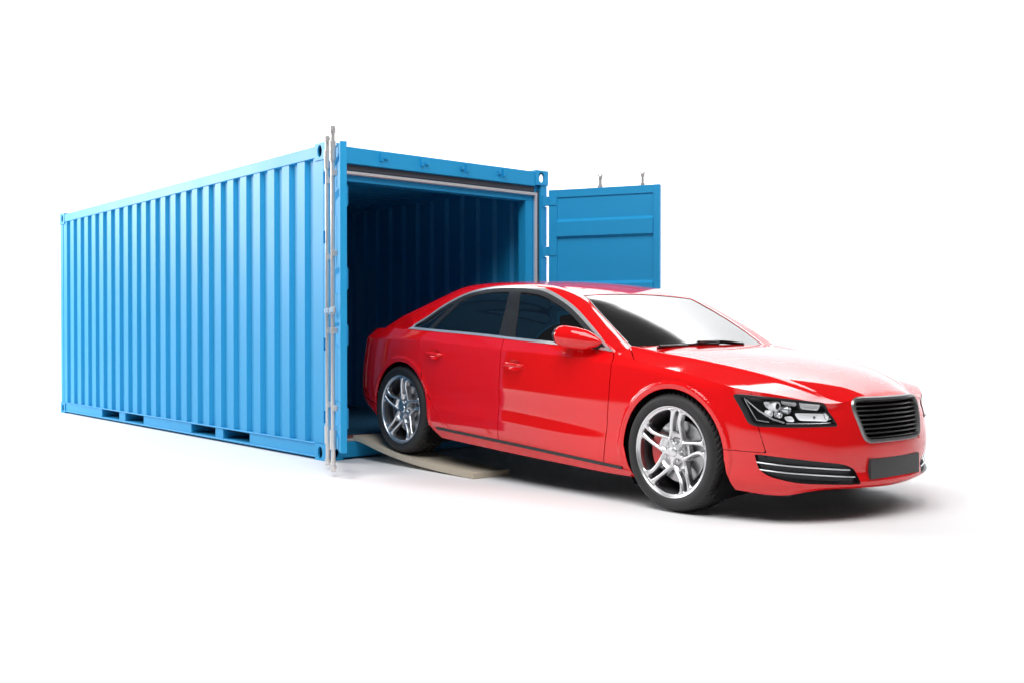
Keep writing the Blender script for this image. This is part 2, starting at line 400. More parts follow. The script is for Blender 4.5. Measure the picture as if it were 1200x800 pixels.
# ================================================================== car
# local frame: x forward from the front axle, y to the car's left, z up from the tyre contact plane
CAR_TH = math.asin(0.094 / 2.79); WB = 2.79; TR = 0.352
car = empty('red_car')
tag(car, 'glossy red four-door saloon car driving out of the blue container', 'car')
car.matrix_world = Matrix.Translation((3.39, 1.219, TR)) @ Matrix.Rotation(CAR_TH, 4, 'Y') @ Matrix.Translation((0, 0, -TR))

def pl(xs, ys):
    xs = np.array(xs, float); ys = np.array(ys, float)
    return lambda x: np.interp(x, xs, ys)
def smooth01(t): t = np.clip(t, 0, 1); return t * t * (3 - 2 * t)

def hermite_nu(P, h, m_l, m_r, seg, t):
    """P (n,L,3) points per row, h (n,L-1), tangents; seg (n,), t (n,)"""
    i = np.arange(len(seg)); p0 = P[i, seg]; p1 = P[i, seg + 1]; hh = h[i, seg][:, None]
    m0 = m_r[i, seg]; m1 = m_l[i, seg + 1]; t = t[:, None]
    return (2 * t**3 - 3 * t**2 + 1) * p0 + (t**3 - 2 * t**2 + t) * hh * m0 + (-2 * t**3 + 3 * t**2) * p1 + (t**3 - t**2) * hh * m1
def tangents(P, crease=None, start=None):
    h = np.maximum(np.linalg.norm(np.diff(P, axis=1), axis=2), 1e-6); d = np.diff(P, axis=1) / h[..., None]
    n, L, _ = P.shape; m = np.zeros_like(P)
    m[:, 0] = d[:, 0]; m[:, -1] = d[:, -1]
    m[:, 1:-1] = (d[:, :-1] * h[:, 1:, None] + d[:, 1:] * h[:, :-1, None]) / (h[:, :-1] + h[:, 1:])[..., None]
    ml = m.copy(); mr = m.copy()
    if start is not None: mr[:, 0] = start
    if crease is not None:
        for lv, c in crease.items():
            c = np.asarray(c)[:, None]
            ml[:, lv] = m[:, lv] * (1 - c) + d[:, lv - 1] * c; mr[:, lv] = m[:, lv] * (1 - c) + d[:, lv] * c
    return h, ml, mr
class Rail:
    """smooth curve table: station parameter -> vectors (L,3) or scalars, non-uniform Catmull-Rom"""
    def __init__(s, t, V):
        s.t = np.asarray(t, float); s.V = np.asarray(V, float); h = np.diff(s.t)
        sh = (-1,) + (1,) * (s.V.ndim - 1); d = np.diff(s.V, axis=0) / h.reshape(sh); m = np.zeros_like(s.V)
        m[0] = d[0]; m[-1] = d[-1]; a = h[1:].reshape(sh); b = h[:-1].reshape(sh)
        m[1:-1] = (d[:-1] * a + d[1:] * b) / (a + b); s.m = m; s.h = h
    def __call__(s, u):
        u = np.atleast_1d(np.asarray(u, float)); i = np.clip(np.searchsorted(s.t, u, side='right') - 1, 0, len(s.t) - 2)
        sh = (-1,) + (1,) * (s.V.ndim - 1); h = s.h[i]; x = ((u - s.t[i]) / h).reshape(sh); h = h.reshape(sh)
        return (2 * x**3 - 3 * x**2 + 1) * s.V[i] + (x**3 - 2 * x**2 + x) * h * s.m[i] + (-2 * x**3 + 3 * x**2) * s.V[i + 1] + (x**3 - x**2) * h * s.m[i + 1]

# ---- hood height field
H_zc = Rail([-.6, -.4, -.14, .2, .5, .65, .74, .80, .84, .87, .92], [.960, .950, .930, .893, .842, .806, .778, .755, .737, .716, .68])
H_k = Rail([-.6, -.4, -.14, .2, .5, .68, .74, .81, .92], [.024, .025, .029, .035, .047, .066, .074, .068, .06])
H_yr = Rail([-.6, -.4, -.14, .2, .5, .74, .81, .92], [.76, .74, .70, .65, .56, .44, .39, .33])
H_m = Rail([-.6, -.4, -.14, .06, .25, .45, .6, .92], [.50, .48, .34, .28, .27, .20, .12, .06])
def T_hood(x, y):
    x = np.asarray(x, float); y = np.abs(np.asarray(y, float)); yr = H_yr(x)
    q = np.minimum(y / yr, 1.0)
    w = 0.02; ex = np.maximum(y - yr, 0)
    z = H_zc(x) - H_k(x) * q**2.3 - H_m(x) * ex
    return z + 0.0055 * np.exp(-((y - yr) / 0.022)**2) * smooth01((0.80 - x) / 0.2)

# ---- lower body ring: stations from nose centre to tail centre
BASE = np.array([(.92, 0), (.912, .18), (.875, .36), (.828, .5), (.765, .62), (.695, .72), (.60, .80), (.50, .852), (.38, .888), (.22, .910),
    (0, .920), (-.25, .924), (-.49, .924), (-.9, .924), (-1.4, .926), (-1.9, .928), (-2.3, .930), (-2.6, .930), (-2.85, .926), (-3.1, .910),
    (-3.3, .880), (-3.46, .828), (-3.58, .75), (-3.66, .62), (-3.71, .4), (-3.73, 0)], float)
NS = len(BASE)
def key(d):
    k = sorted(d); return Rail(k, [d[i] for i in k])(np.arange(NS)) if len(k) > 2 else np.interp(np.arange(NS), k, [d[i] for i in k])
def keyl(d):
    k = sorted(d); return np.interp(np.arange(NS), k, [d[i] for i in k])
LZ = [keyl({0: .205, 2: .210, 3: .211, 4: .200, 5: .180, 6: .178, 7: .185, 8: .190, 9: .188, 10: .170, 12: .157, 13: .160, 14: .165, 15: .175, 16: .185, 17: .20, 18: .23, 19: .245, 20: .275, 21: .31, 25: .33}),
      keyl({0: .236, 5: .225, 8: .23, 12: .205, 13: .215, 14: .228, 16: .25, 17: .27, 19: .31, 21: .36, 25: .38}),
      keyl({0: .30, 5: .31, 8: .34, 12: .352, 13: .362, 14: .383, 16: .40, 17: .41, 20: .43, 25: .45}),
      keyl({0: .40, 5: .42, 8: .45, 12: .432, 13: .445, 14: .462, 16: .485, 18: .52, 20: .55, 25: .57}),
      keyl({0: .50, 5: .53, 8: .56, 13: .60, 16: .64, 20: .66, 25: .68}),
      keyl({0: .60, 5: .61, 7: .63, 8: .66, 10: .72, 13: .745, 16: .78, 20: .78, 25: .80}),
      keyl({0: .675, 3: .645, 5: .66, 6: .68, 7: .70, 8: .735, 9: .77, 10: .803, 11: .826, 12: .841, 13: .859, 14: .873, 15: .886, 16: .899, 17: .902, 18: .897, 19: .892, 20: .888, 22: .885, 25: .88}),
      keyl({12: .899, 13: .920, 14: .936, 15: .954, 16: .963, 17: .970, 18: .975, 19: .975, 20: .970, 21: .958, 22: .945, 23: .945, 25: .955})]
LT = [keyl({0: .03, 3: .035, 6: .035, 8: .04, 10: .05, 13: .045, 17: .05, 20: .06, 25: .08}),
      keyl({0: -.004, 5: .006, 8: .012, 10: .015, 13: .016, 16: .018, 17: .02, 25: .03}),
      keyl({0: .010, 5: .006, 8: .004, 10: .002, 13: .000, 16: .0, 25: .01}),
      keyl({0: .004, 8: 0, 10: .002, 13: .005, 16: .005, 18: .002, 25: 0}),
      keyl({0: .012, 3: .012, 6: .002, 8: .0, 13: .002, 20: .005, 25: .01}),
      keyl({0: .03, 3: .03, 6: .012, 8: .006, 10: .006, 13: .009, 16: .010, 20: .015, 25: .03}),
      keyl({0: .042, 3: .045, 6: .02, 8: .014, 10: .016, 13: .020, 16: .021, 20: .03, 25: .05}),
      keyl({0: .052, 2: .058, 3: .045, 5: .04, 6: .025, 7: .012, 8: .018, 9: .028, 10: .038, 11: .058, 12: .067, 13: .062, 16: .068, 17: .07, 19: .075, 20: .095, 21: .10, 22: .10, 25: .08})]
_t = np.gradient(BASE, axis=0); _t /= np.linalg.norm(_t, axis=1)[:, None]
NRM = np.stack([-_t[:, 1], _t[:, 0]], 1); NRM *= np.sign((NRM * (BASE - np.array([-1.4, 0]))).sum(1))[:, None]
CTRL = np.zeros((NS, 8, 3))
for l in range(8):
    CTRL[:, l, :2] = BASE - NRM * LT[l][:, None]; CTRL[:, l, 2] = LZ[l]
CTRL[0, :, 1] = 0; CTRL[-1, :, 1] = 0
for k in range(12): CTRL[k, 7, 2] = T_hood(CTRL[k, 7, 0], CTRL[k, 7, 1])[0] if np.ndim(T_hood(CTRL[k, 7, 0], CTRL[k, 7, 1])) else T_hood(CTRL[k, 7, 0], CTRL[k, 7, 1])
# phantom mirrored stations make the centre lines smooth
_c = np.concatenate([CTRL[1:2] * [1, -1, 1], CTRL, CTRL[-2:-1] * [1, -1, 1]])
_b = np.concatenate([BASE[1:2] * [1, -1], BASE, BASE[-2:-1] * [1, -1]])
_s = np.concatenate([[0], np.cumsum(np.linalg.norm(np.diff(_b, axis=0), axis=1))]); _s -= _s[1]
UST = _s[1:-1]; UMAX = UST[-1]
RING = Rail(_s, _c)
cr_G = pl([UST[8], UST[11], UST[12], UST[18], UST[20], UST[22]], [0, .55, .85, .85, .5, .3])
cr_C = pl([UST[10], UST[12], UST[16], UST[18]], [0, .7, .7, 0])
ARCH = ((0.012, TR + .004, 0.367), (-2.762, TR + .006, 0.370))
HANDLES = ((-2.32, .806), (-1.41, .777))
def S1(u, v):
    u = np.asarray(u, float); v = np.asarray(v, float)
    P = RING(u); h, ml, mr = tangents(P, {6: cr_G(u), 2: cr_C(u)})
    seg = np.clip(v.astype(int), 0, 6); q = hermite_nu(P, h, ml, mr, seg, v - seg)
    x, y, z = q[:, 0], q[:, 1].copy(), q[:, 2]
    for ax_, az_, r_ in ARCH:      # raised lip round the wheel arches
        r = np.hypot(x - ax_, z - az_); side = smooth01((y - .6) / .2)
        y += side * smooth01((z - .20) / .12) * (0.010 * (1 - smooth01((r - r_ - .030) / .018)) - 0.006 * (1 - smooth01((r - r_) / .03)))
    for hx, hz in HANDLES:         # scooped recess behind each door handle
        e = ((x - hx) / .062)**2 + ((z - hz + .002) / .036)**2
        y -= 0.030 * smooth01((1 - e) / .8) * (y > .6)
    return np.stack([x, y, z], 1)
def H_curve(u): return S1(u, np.full(len(u), 7.0))
# invert x -> u along the belt
_uu = np.linspace(UST[11], UST[22], 800); _hx = H_curve(_uu)[:, 0]
def u_of_x(x): return np.interp(-np.asarray(x, float), -_hx, _uu)

# ---- greenhouse
CI = np.array([(-.46, .800, .905), (-.530, .852, .914), (-.705, .82, 1.025), (-.928, .76, 1.147), (-1.09, .725, 1.219), (-1.30, .692, 1.288), (-1.445, .682, 1.312), (-1.635, .677, 1.321),
    (-1.87, .678, 1.318), (-2.10, .692, 1.292), (-2.28, .714, 1.245), (-2.447, .75, 1.171), (-2.60, .79, 1.081), (-2.71, .82, 1.024), (-2.765, .85, .985), (-3.05, .828, .968)], float)
CJ = np.array([(-.50, .69, .921), (-.565, .6838, .963), (-.71, .6632, 1.053), (-.91, .6189, 1.1664), (-1.10, .56, 1.262), (-1.30, .553, 1.317), (-1.47, .55, 1.340), (-1.66, .55, 1.350),
    (-1.90, .55, 1.352), (-2.15, .55, 1.346), (-2.42, .555, 1.318), (-2.65, .585, 1.245), (-2.88, .61, 1.165), (-3.04, .63, 1.108), (-3.17, .645, 1.058), (-3.38, .66, .968)], float)
CC = np.array([(-.30, 0, .89), (-.42, 0, .959), (-.65, 0, 1.081), (-.89, 0, 1.1945), (-1.10, 0, 1.282), (-1.30, 0, 1.336), (-1.47, 0, 1.360), (-1.66, 0, 1.372),
    (-1.90, 0, 1.376), (-2.15, 0, 1.370), (-2.44, 0, 1.345), (-2.70, 0, 1.275), (-2.95, 0, 1.19), (-3.12, 0, 1.125), (-3.26, 0, 1.066), (-3.46, 0, .980)], float)
CHX = np.array([-.45, -.53, -.70, -.92, -1.09, -1.30, -1.45, -1.64, -1.87, -2.10, -2.29, -2.45, -2.60, -2.70, -2.78, -3.08], float)
NC = len(CI); CS = np.arange(NC, dtype=float)
rI, rJ, rC, rHX = Rail(CS, CI), Rail(CS, CJ), Rail(CS, CC), Rail(CS, CHX)
C_HDR, C_REAR = 4.0, 10.0       # windscreen header and rear-window header stations
def cabin_levels(c):
    Hh = H_curve(u_of_x(rHX(c))); I, J, Cc = rI(c), rJ(c), rC(c)
    M1 = (Hh + I) / 2; M1[:, 1] += 0.012 * smooth01((I[:, 2] - Hh[:, 2]) / .2)
    IJ = (I + J) / 2; d = np.linalg.norm(J - I, axis=1)
    nrm = np.cross(J - I, np.array([1.0, 0, 0])); nrm /= np.linalg.norm(nrm, axis=1)[:, None]; nrm *= np.sign(nrm[:, 2:3] + 1e-9)
    IJ = IJ + nrm * (0.07 * d * smooth01((14.9 - c) / 1.8))[:, None]
    out = [Hh, M1, I, IJ, J]
    for s in (.75, .4):
        w = 1 - s**2; q = J + (Cc - J) * w; q[:, 1] = J[:, 1] * s; out.append(q)
    out.append(Cc); q = out[6] * [1, -1, 1]; out.append(q)
    return np.stack(out, 1), Hh
def S3(c, v):
    c = np.asarray(c, float); v = np.asarray(v, float); P, Hh = cabin_levels(c)
    u = u_of_x(rHX(c)); G = S1(u, np.full(len(u), 6.0)); dGH = (Hh - G); dGH /= np.linalg.norm(dGH, axis=1)[:, None]
    d0 = P[:, 1] - P[:, 0]; d0 /= np.maximum(np.linalg.norm(d0, axis=1), 1e-6)[:, None]
    w = smooth01((c - 12.6) / 1.2)[:, None]
    h, ml, mr = tangents(P, None, d0 * (1 - w) + dGH * w)
    J, Cc = P[:, 4], P[:, 7]; tj = 2 * (Cc - J); tj[:, 1] = -J[:, 1]; tj /= np.linalg.norm(tj, axis=1)[:, None]
    wr = smooth01((c - 3.7) / .8)[:, None]; ml[:, 4] = ml[:, 4] * (1 - wr) + tj * wr
    seg = np.clip(v.astype(int), 0, 6); q = hermite_nu(P, h, ml, mr, seg, v - seg)
    s_ = np.clip(1 - (v - 4) / 3, 0, 1)[:, None]; par = J + (Cc - J) * (1 - s_**2); par[:, 1] = J[:, 1] * s_[:, 0]
    return np.where((v >= 4)[:, None], par, q)

def normals_fd(S, u, v, umin, umax, vmin, vmax, e=2e-3):
    a, b = np.minimum(u + e, umax), np.maximum(u - e, umin); c, d = np.minimum(v + e * 3, vmax), np.maximum(v - e * 3, vmin)
    n = np.cross(S(a, v) - S(b, v), S(u, c) - S(u, d)); l = np.linalg.norm(n, axis=1)
    bad = l < 1e-12; n[bad] = (0, 0, 1); l[bad] = 1; return n / l[:, None]

# ---- clipping of a parameter grid by implicit functions
def clip_grid(us, vs, S, fs):
    U, V = np.meshgrid(us, vs, indexing='ij'); P = S(U.ravel(), V.ravel())
    F = [f(U.ravel(), V.ravel(), P).reshape(U.shape) for f in fs]
    nu, nv = U.shape
    if F:
        A = np.stack(F); cor = np.stack([A[:, :-1, :-1], A[:, 1:, :-1], A[:, 1:, 1:], A[:, :-1, 1:]], 0)
        full = (cor > 0).all(axis=(0, 1)); out = ((cor <= 0).all(axis=0)).any(axis=0)
    else: full = np.ones((nu - 1, nv - 1), bool); out = ~full
    verts = []; idx = {}; faces = []
    def vid(p):
        k = (round(p[0], 5), round(p[1], 5))
        if k not in idx: idx[k] = len(verts); verts.append((p[0], p[1]))
        return idx[k]
    for i in range(nu - 1):
        for j in range(nv - 1):
            if out[i, j]: continue
            cs = [(i, j), (i + 1, j), (i + 1, j + 1), (i, j + 1)]
            if full[i, j]:
                faces.append(tuple(vid((us[a], vs[b])) for a, b in cs)); continue
            poly = [(us[a], vs[b], *[Fk[a, b] for Fk in F]) for a, b in cs]
            for k in range(len(F)):
                res = []
                for q in range(len(poly)):
                    p0, p1 = poly[q], poly[(q + 1) % len(poly)]; a0, a1 = p0[2 + k], p1[2 + k]
                    if a0 > 0: res.append(p0)
                    if (a0 > 0) != (a1 > 0):
                        t = a0 / (a0 - a1); res.append(tuple(x0 + (x1 - x0) * t for x0, x1 in zip(p0, p1)))
                poly = res
                if len(poly) < 3: break
            if len(poly) >= 3:
                ids = []
                for p in poly:
                    w = vid(p)
                    if not ids or ids[-1] != w: ids.append(w)
                if len(ids) > 2 and ids[0] == ids[-1]: ids.pop()
                if len(ids) >= 3 and len(set(ids)) == len(ids): faces.append(tuple(ids))
    return np.array(verts).reshape(-1, 2), faces

class Piece:
    """surface pieces with exact normals; offset pushes along the normal"""
    def __init__(s): s.V = []; s.N = []; s.F = []; s.n = 0
    def add(s, P, N, faces, flange=0.012, off=0.0, skip_center=True):
        if not len(faces): return s
        P = P.copy(); f0 = faces[len(faces) // 2]; fn = np.cross(P[f0[1]] - P[f0[0]], P[f0[2]] - P[f0[0]])
        votes = 0
        for f0 in faces[::max(1, len(faces) // 40)]:
            fn = np.cross(P[f0[1]] - P[f0[0]], P[f0[2]] - P[f0[0]]); votes += np.sign(fn @ N[f0[0]])
        if votes < 0: faces = [f[::-1] for f in faces]
        P = P + N * off
        V = list(P); NN = list(N); FF = list(faces)
        if flange > 0:
            cnt = {}
            for f in faces:
                for a, b in zip(f, f[1:] + f[:1]): cnt[(a, b)] = cnt.get((a, b), 0) + 1
            bd = [(a, b) for (a, b) in cnt if (b, a) not in cnt]
            acc = {}
            for a, b in bd:
                if skip_center and abs(P[a][1]) < 1e-3 and abs(P[b][1]) < 1e-3: continue
                e = P[b] - P[a]; o = np.cross(e, N[a]); l = np.linalg.norm(o)
                if l < 1e-9: continue
                o /= l
                for w in (a, b): acc[w] = acc.get(w, 0) + o
            new = {}
            for w, o in acc.items():
                o = o / max(np.linalg.norm(o), 1e-9)
                new[w] = len(V); V.append(P[w]); NN.append((o + N[w] * .35) / np.linalg.norm(o + N[w] * .35)); V.append(P[w] - N[w] * flange); NN.append(o)
            for a, b in bd:
                if a in new and b in new: FF.append((b, a, new[a] + 1, new[b] + 1)) if False else FF.append((new[b], new[a], new[a] + 1, new[b] + 1))
        s.V += [np.asarray(p) for p in V]; s.N += [np.asarray(q) for q in NN]; s.F += [tuple(i + s.n for i in f) for f in FF]; s.n += len(V); return s
    def mirrored(s):
        o = Piece(); k = np.array([1, -1, 1.0]); o.V = [p * k for p in s.V]; o.N = [q * k for q in s.N]; o.F = [f[::-1] for f in s.F]; o.n = s.n; return o
    def join(s, t): s.V += t.V; s.N += t.N; s.F += [tuple(i + s.n for i in f) for f in t.F]; s.n += t.n; return s
    def build(s, name, material, parent):
        me = bpy.data.meshes.new(name); me.from_pydata([tuple(p) for p in s.V], [], s.F); me.update()
        me.polygons.foreach_set('use_smooth', [True] * len(me.polygons)); me.materials.append(material)
        if len(me.vertices) == len(s.N): me.normals_split_custom_set_from_vertices([tuple(q) for q in s.N])
        return link(name, me, parent)

def poly_sd(poly, X, Z):
    """signed distance to a closed polygon, positive inside"""
    poly = np.asarray(poly, float); a = poly; b = np.roll(poly, -1, axis=0)
    d2 = np.full(X.shape, 1e9); ins = np.zeros(X.shape, bool)
    for (ax_, az_), (bx_, bz_) in zip(a, b):
        ex, ez = bx_ - ax_, bz_ - az_; L = ex * ex + ez * ez + 1e-12
        t = np.clip(((X - ax_) * ex + (Z - az_) * ez) / L, 0, 1)
        d2 = np.minimum(d2, (X - ax_ - ex * t)**2 + (Z - az_ - ez * t)**2)
        c = ((az_ > Z) != (bz_ > Z))
        if abs(bz_ - az_) > 1e-12: ins ^= c & (X < ex * (Z - az_) / ez + ax_)
    return np.where(ins, 1, -1) * np.sqrt(d2)
def rounded(poly, r):
    """polygon with rounded corners"""
    poly = [np.array(p, float) for p in poly]; out = []; n = len(poly)
    for i in range(n):
        p0, p, p1 = poly[i - 1], poly[i], poly[(i + 1) % n]; ri = r[i] if isinstance(r, (list, tuple)) else r
        d0 = (p0 - p); d1 = (p1 - p); l0, l1 = np.linalg.norm(d0), np.linalg.norm(d1); c = min(ri, l0 * .49, l1 * .49)
        a, b = p + d0 / l0 * c, p + d1 / l1 * c
        for k in range(7):
            t = k / 6; out.append((1 - t)**2 * a + 2 * t * (1 - t) * p + t * t * b)
    return np.array(out)

GAP = 0.0035
gF = pl([.15, .225, .448, .66, .835, .876, .90, 1.0], [-.53, -.525, -.501, -.491, -.490, -.500, -.520, -.58])
gB = pl([.15, .24, .46, .75, .885, .937, 1.0], [-1.56, -1.558, -1.55, -1.553, -1.56, -1.585, -1.61])
gR = pl([.20, .264, .42, .604, .763, .899, .951, 1.0], [-2.12, -2.178, -2.328, -2.455, -2.517, -2.541, -2.538, -2.53])
zS = pl([-2.30, -1.547, -1.04, -.50, -.37, 1], [.267, .250, .237, .2235, .2205, .2205])
STR = 0.019
zRB = pl([-4, -3.52, -3.16, -2.9], [.41, .405, .366, .35])
seam = pl([.2, .42, .53, .56, .72, .80], [.62, .594, .562, .555, .512, .49])
ZB = 0.412
def arch_f(k):
    ax_, az_, r_ = ARCH[k]
    def f(u, v, P):
        x, z = P[:, 0] - ax_, P[:, 2] - az_; up = np.hypot(x, z) - r_
        b = np.maximum(-z, 0)
        if k == 0: fwd = x - (r_ + .28 * b); bwd = -x - (r_ - .30 * b)
        else: fwd = x - (r_ + .30 * np.maximum(b - .02, 0) + 1.1 * np.maximum(.26 - P[:, 2], 0)); bwd = -x - (r_ - .1 * b)
        return np.where(z >= 0, up, np.maximum(fwd, bwd))
    return f
GRILLE = rounded([(-.375, .716), (.375, .716), (.295, .462), (-.295, .462)], [.11, .11, .06, .06])
HEAD = rounded([(.868, .727), (.846, .552), (.462, .560), (.522, .690)], [.02, .03, .02, .025])
FOG = rounded([(.832, .402), (.812, .290), (.70, .252), (.325, .236), (.352, .318), (.43, .352)], [.004, .05, .12, .008, .03, .06])
def fsd(poly, sgn=1, off=0.0):
    return lambda u, v, P: sgn * poly_sd(poly, P[:, 1], P[:, 2]) + off

# grids
us = np.unique(np.concatenate([np.linspace(0, UST[8], 150), np.linspace(UST[8], UST[20], 270), np.linspace(UST[20], UMAX, 60)]))
vs1 = np.unique(np.concatenate([np.linspace(0, 1, 6), np.linspace(1, 6, 50), np.linspace(6, 7, 10)]))
iF = np.searchsorted(us, UST[9]); usF = us[:iF + 6]
def s1_piece(fs, uu=us, flange=0.005, off=0.0, piece=None):
    uv, F = clip_grid(uu, vs1, S1, fs); P = S1(uv[:, 0], uv[:, 1]); N = normals_fd(S1, uv[:, 0], uv[:, 1], 0, UMAX, 0, 7)
    c = np.array([-1.4, 0, .5]); 
    if ((P - c) * N * [1, 1, 0]).sum(1).mean() < 0: N = -N
    ce = np.abs(P[:, 1]) < 1e-4; N[ce, 1] = 0
    return (piece or Piece()).add(P, N, F, flange, off)
def pair(piece, name, material, parent=None, parents=None):
    """left and right copies as two objects"""
    a = piece.build(name, material, parents[0] if parents else car); b = piece.mirrored().build(name, material, parents[1] if parents else car); return a, b
def both(piece, name, material, parent=None): return piece.join(piece.mirrored()).build(name, material, parent or car)
X = lambda f: (lambda u, v, P: f(P[:, 0], P[:, 1], P[:, 2]))

# front bumper with openings
both(s1_piece([X(lambda x, y, z: np.maximum(x - seam(z), np.where(x > 0, ZB - z, -1)) - GAP / 2), arch_f(0), fsd(GRILLE, -1), fsd(HEAD, -1), fsd(FOG, -1), X(lambda x, y, z: x)], usF), 'front_bumper', M['red'])
# hood (rows of constant x from the hood edge curve to the centre)
uh = np.concatenate([np.linspace(0.0, UST[3], 60), np.linspace(UST[3], UST[12] - .02, 190)[1:]]); sh = np.concatenate([np.linspace(0, .9, 110), np.linspace(.9, 1, 14)[1:]])
def S_hood(u, s):
    Hc = H_curve(np.asarray(u, float)); x = Hc[:, 0]; y = Hc[:, 1] * s; z = T_hood(x, y) + (Hc[:, 2] - T_hood(x, Hc[:, 1])) * s**3
    return np.stack([x, y, z], 1)
def N_hood(P):
    e = 1e-3; x, y = P[:, 0], P[:, 1]; zx = (T_hood(x + e, y) - T_hood(x - e, y)) / (2 * e); zy = (T_hood(x, y + e) - T_hood(x, y - e)) / (2 * e)
    zy[np.abs(y) < 1e-4] = 0
    n = np.stack([-zx, -zy, np.ones_like(zx)], 1); return n / np.linalg.norm(n, axis=1)[:, None]
hood_edge = X(lambda x, y, z: (x + .335) * .62 + (.87 - y) * .78 - .004)
def hood_piece(fs, flange=.012):
    uv, F = clip_grid(uh, sh, S_hood, fs); P = S_hood(uv[:, 0], uv[:, 1]); return Piece().add(P, N_hood(P), F, flange)
inset = lambda u, s, P: (1 - s) * H_curve(u)[:, 1] - GAP * .6
both(hood_piece([hood_edge, inset]), 'hood', M['red'])
# fenders
fen = s1_piece([X(lambda x, y, z: np.minimum(seam(z) - x, np.where(x > .1, z - ZB, 1)) - GAP / 2), X(lambda x, y, z: x - gF(z) - GAP), arch_f(0), fsd(HEAD, -1), X(lambda x, y, z: z - zS(x) - .0005)])
uv, F = clip_grid(uh, sh, S_hood, [X(lambda x, y, z: -(x + .335) * .62 - (.87 - y) * .78 - .001)]); P = S_hood(uv[:, 0], uv[:, 1]); fen.add(P, N_hood(P), F, .004)
pair(fen, 'fender', M['red'])
# doors
fd = pair(s1_piece([X(lambda x, y, z: gF(z) - x - GAP), X(lambda x, y, z: x - gB(z) - GAP), X(lambda x, y, z: z - zS(x) - .001)]), 'door', M['red'])
rd = pair(s1_piece([X(lambda x, y, z: gB(z) - x - GAP), X(lambda x, y, z: x - gR(z) - GAP), X(lambda x, y, z: z - zS(x) - .001), arch_f(1)]), 'door', M['red'])
# sills and rubber strips
pair(s1_piece([X(lambda x, y, z: zS(x) - STR - z), X(lambda x, y, z: x + 2.75), X(lambda x, y, z: 0.0 - x), arch_f(0), arch_f(1)]), 'sill', M['red'])
pair(s1_piece([X(lambda x, y, z: zS(x) - z), X(lambda x, y, z: z - zS(x) + STR), X(lambda x, y, z: x + 2.285), X(lambda x, y, z: -.375 - x)], off=.004, flange=.006), 'sill_trim', M['strip'])
pair(s1_piece([X(lambda x, y, z: zS(x) - z), X(lambda x, y, z: z - zS(x) + STR), X(lambda x, y, z: x + 2.75), X(lambda x, y, z: -x), arch_f(0), arch_f(1)], off=-.004, flange=0), 'sill_channel', M['red'])
# rear bumper
rb = s1_piece([X(lambda x, y, z: zRB(x) - z - GAP), arch_f(1), X(lambda x, y, z: -2.76 - x)]); both(rb, 'rear_bumper', M['red'])

# ---- greenhouse pieces
cI = rI(np.linspace(1.0, 14.0, 240)); cH = H_curve(u_of_x(np.linspace(-2.76, -.53, 120)))
DLO = np.concatenate([cI[:, [0, 2]], np.stack([cH[:, 0], cH[:, 2] + .006], 1)])
DLO = DLO[np.concatenate([[True], np.linalg.norm(np.diff(DLO, axis=0), axis=1) > 1e-4])]
cs = np.unique(np.concatenate([np.linspace(0, 2, 40), np.linspace(2, 12, 190), np.linspace(12, 15, 70)])); vs3 = np.concatenate([np.linspace(0, 2, 46), np.linspace(2, 4, 22)[1:], np.linspace(4, 7, 26)[1:]])
cs_f = np.unique(np.concatenate([np.linspace(0, 4, 110), np.linspace(4, 10, 200), np.linspace(10, 15, 90)])); vs_f = np.concatenate([np.linspace(0, 2, 40), np.linspace(2, 4, 36)[1:], np.linspace(4, 7, 64)[1:]])
def s3_piece(fs, off=0.0, flange=.008, cc=cs, vv=vs3, piece=None):
    uv, F = clip_grid(cc, vv, S3, fs); P = S3(uv[:, 0], uv[:, 1]); N = normals_fd(S3, uv[:, 0], uv[:, 1], 0, NC - 1, 0, 7)
    c = np.array([-1.7, 0, .7])
    if ((P - c) * N).sum(1).mean() < 0: N = -N
    N[np.abs(P[:, 1]) < 1e-4, 1] = 0; N /= np.linalg.norm(N, axis=1)[:, None]
    return (piece or Piece()).add(P, N, F, flange, off)
vlow = vs3[vs3 <= 3.0]
def dlo(u, v, P): return np.where(v < 3.0, poly_sd(DLO, P[:, 0], P[:, 2]), -1.0)
ws = lambda c, v, P: np.minimum((v - 4.0) * .3, (C_HDR - c) * .2)            # inside windscreen
rw = lambda c, v, P: np.minimum((v - 4.25) * .3, (c - C_REAR) * .2)
# roof with pillars: outside the glass areas; plus the rear quarter flows into it
both(s3_piece([lambda c, v, P: -dlo(c, v, P), lambda c, v, P: -ws(c, v, P) - .0005, lambda c, v, P: -rw(c, v, P) - .0005], cc=cs_f, vv=vs_f), 'roof', M['red'])
qp = s1_piece([X(lambda x, y, z: gR(z) - x - GAP), arch_f(1), X(lambda x, y, z: np.where(x < -2.8, z - zRB(x) - GAP, 1)), X(lambda x, y, z: z - zS(x) - .001)], flange=.005)
both_q = pair(qp, 'quarter_panel', M['red'])
both(s3_piece([ws], off=-.004, flange=0, cc=cs_f, vv=vs_f), 'windscreen', M['screen'])
both(s3_piece([rw], off=-.004, flange=0), 'rear_window', M['glass'])
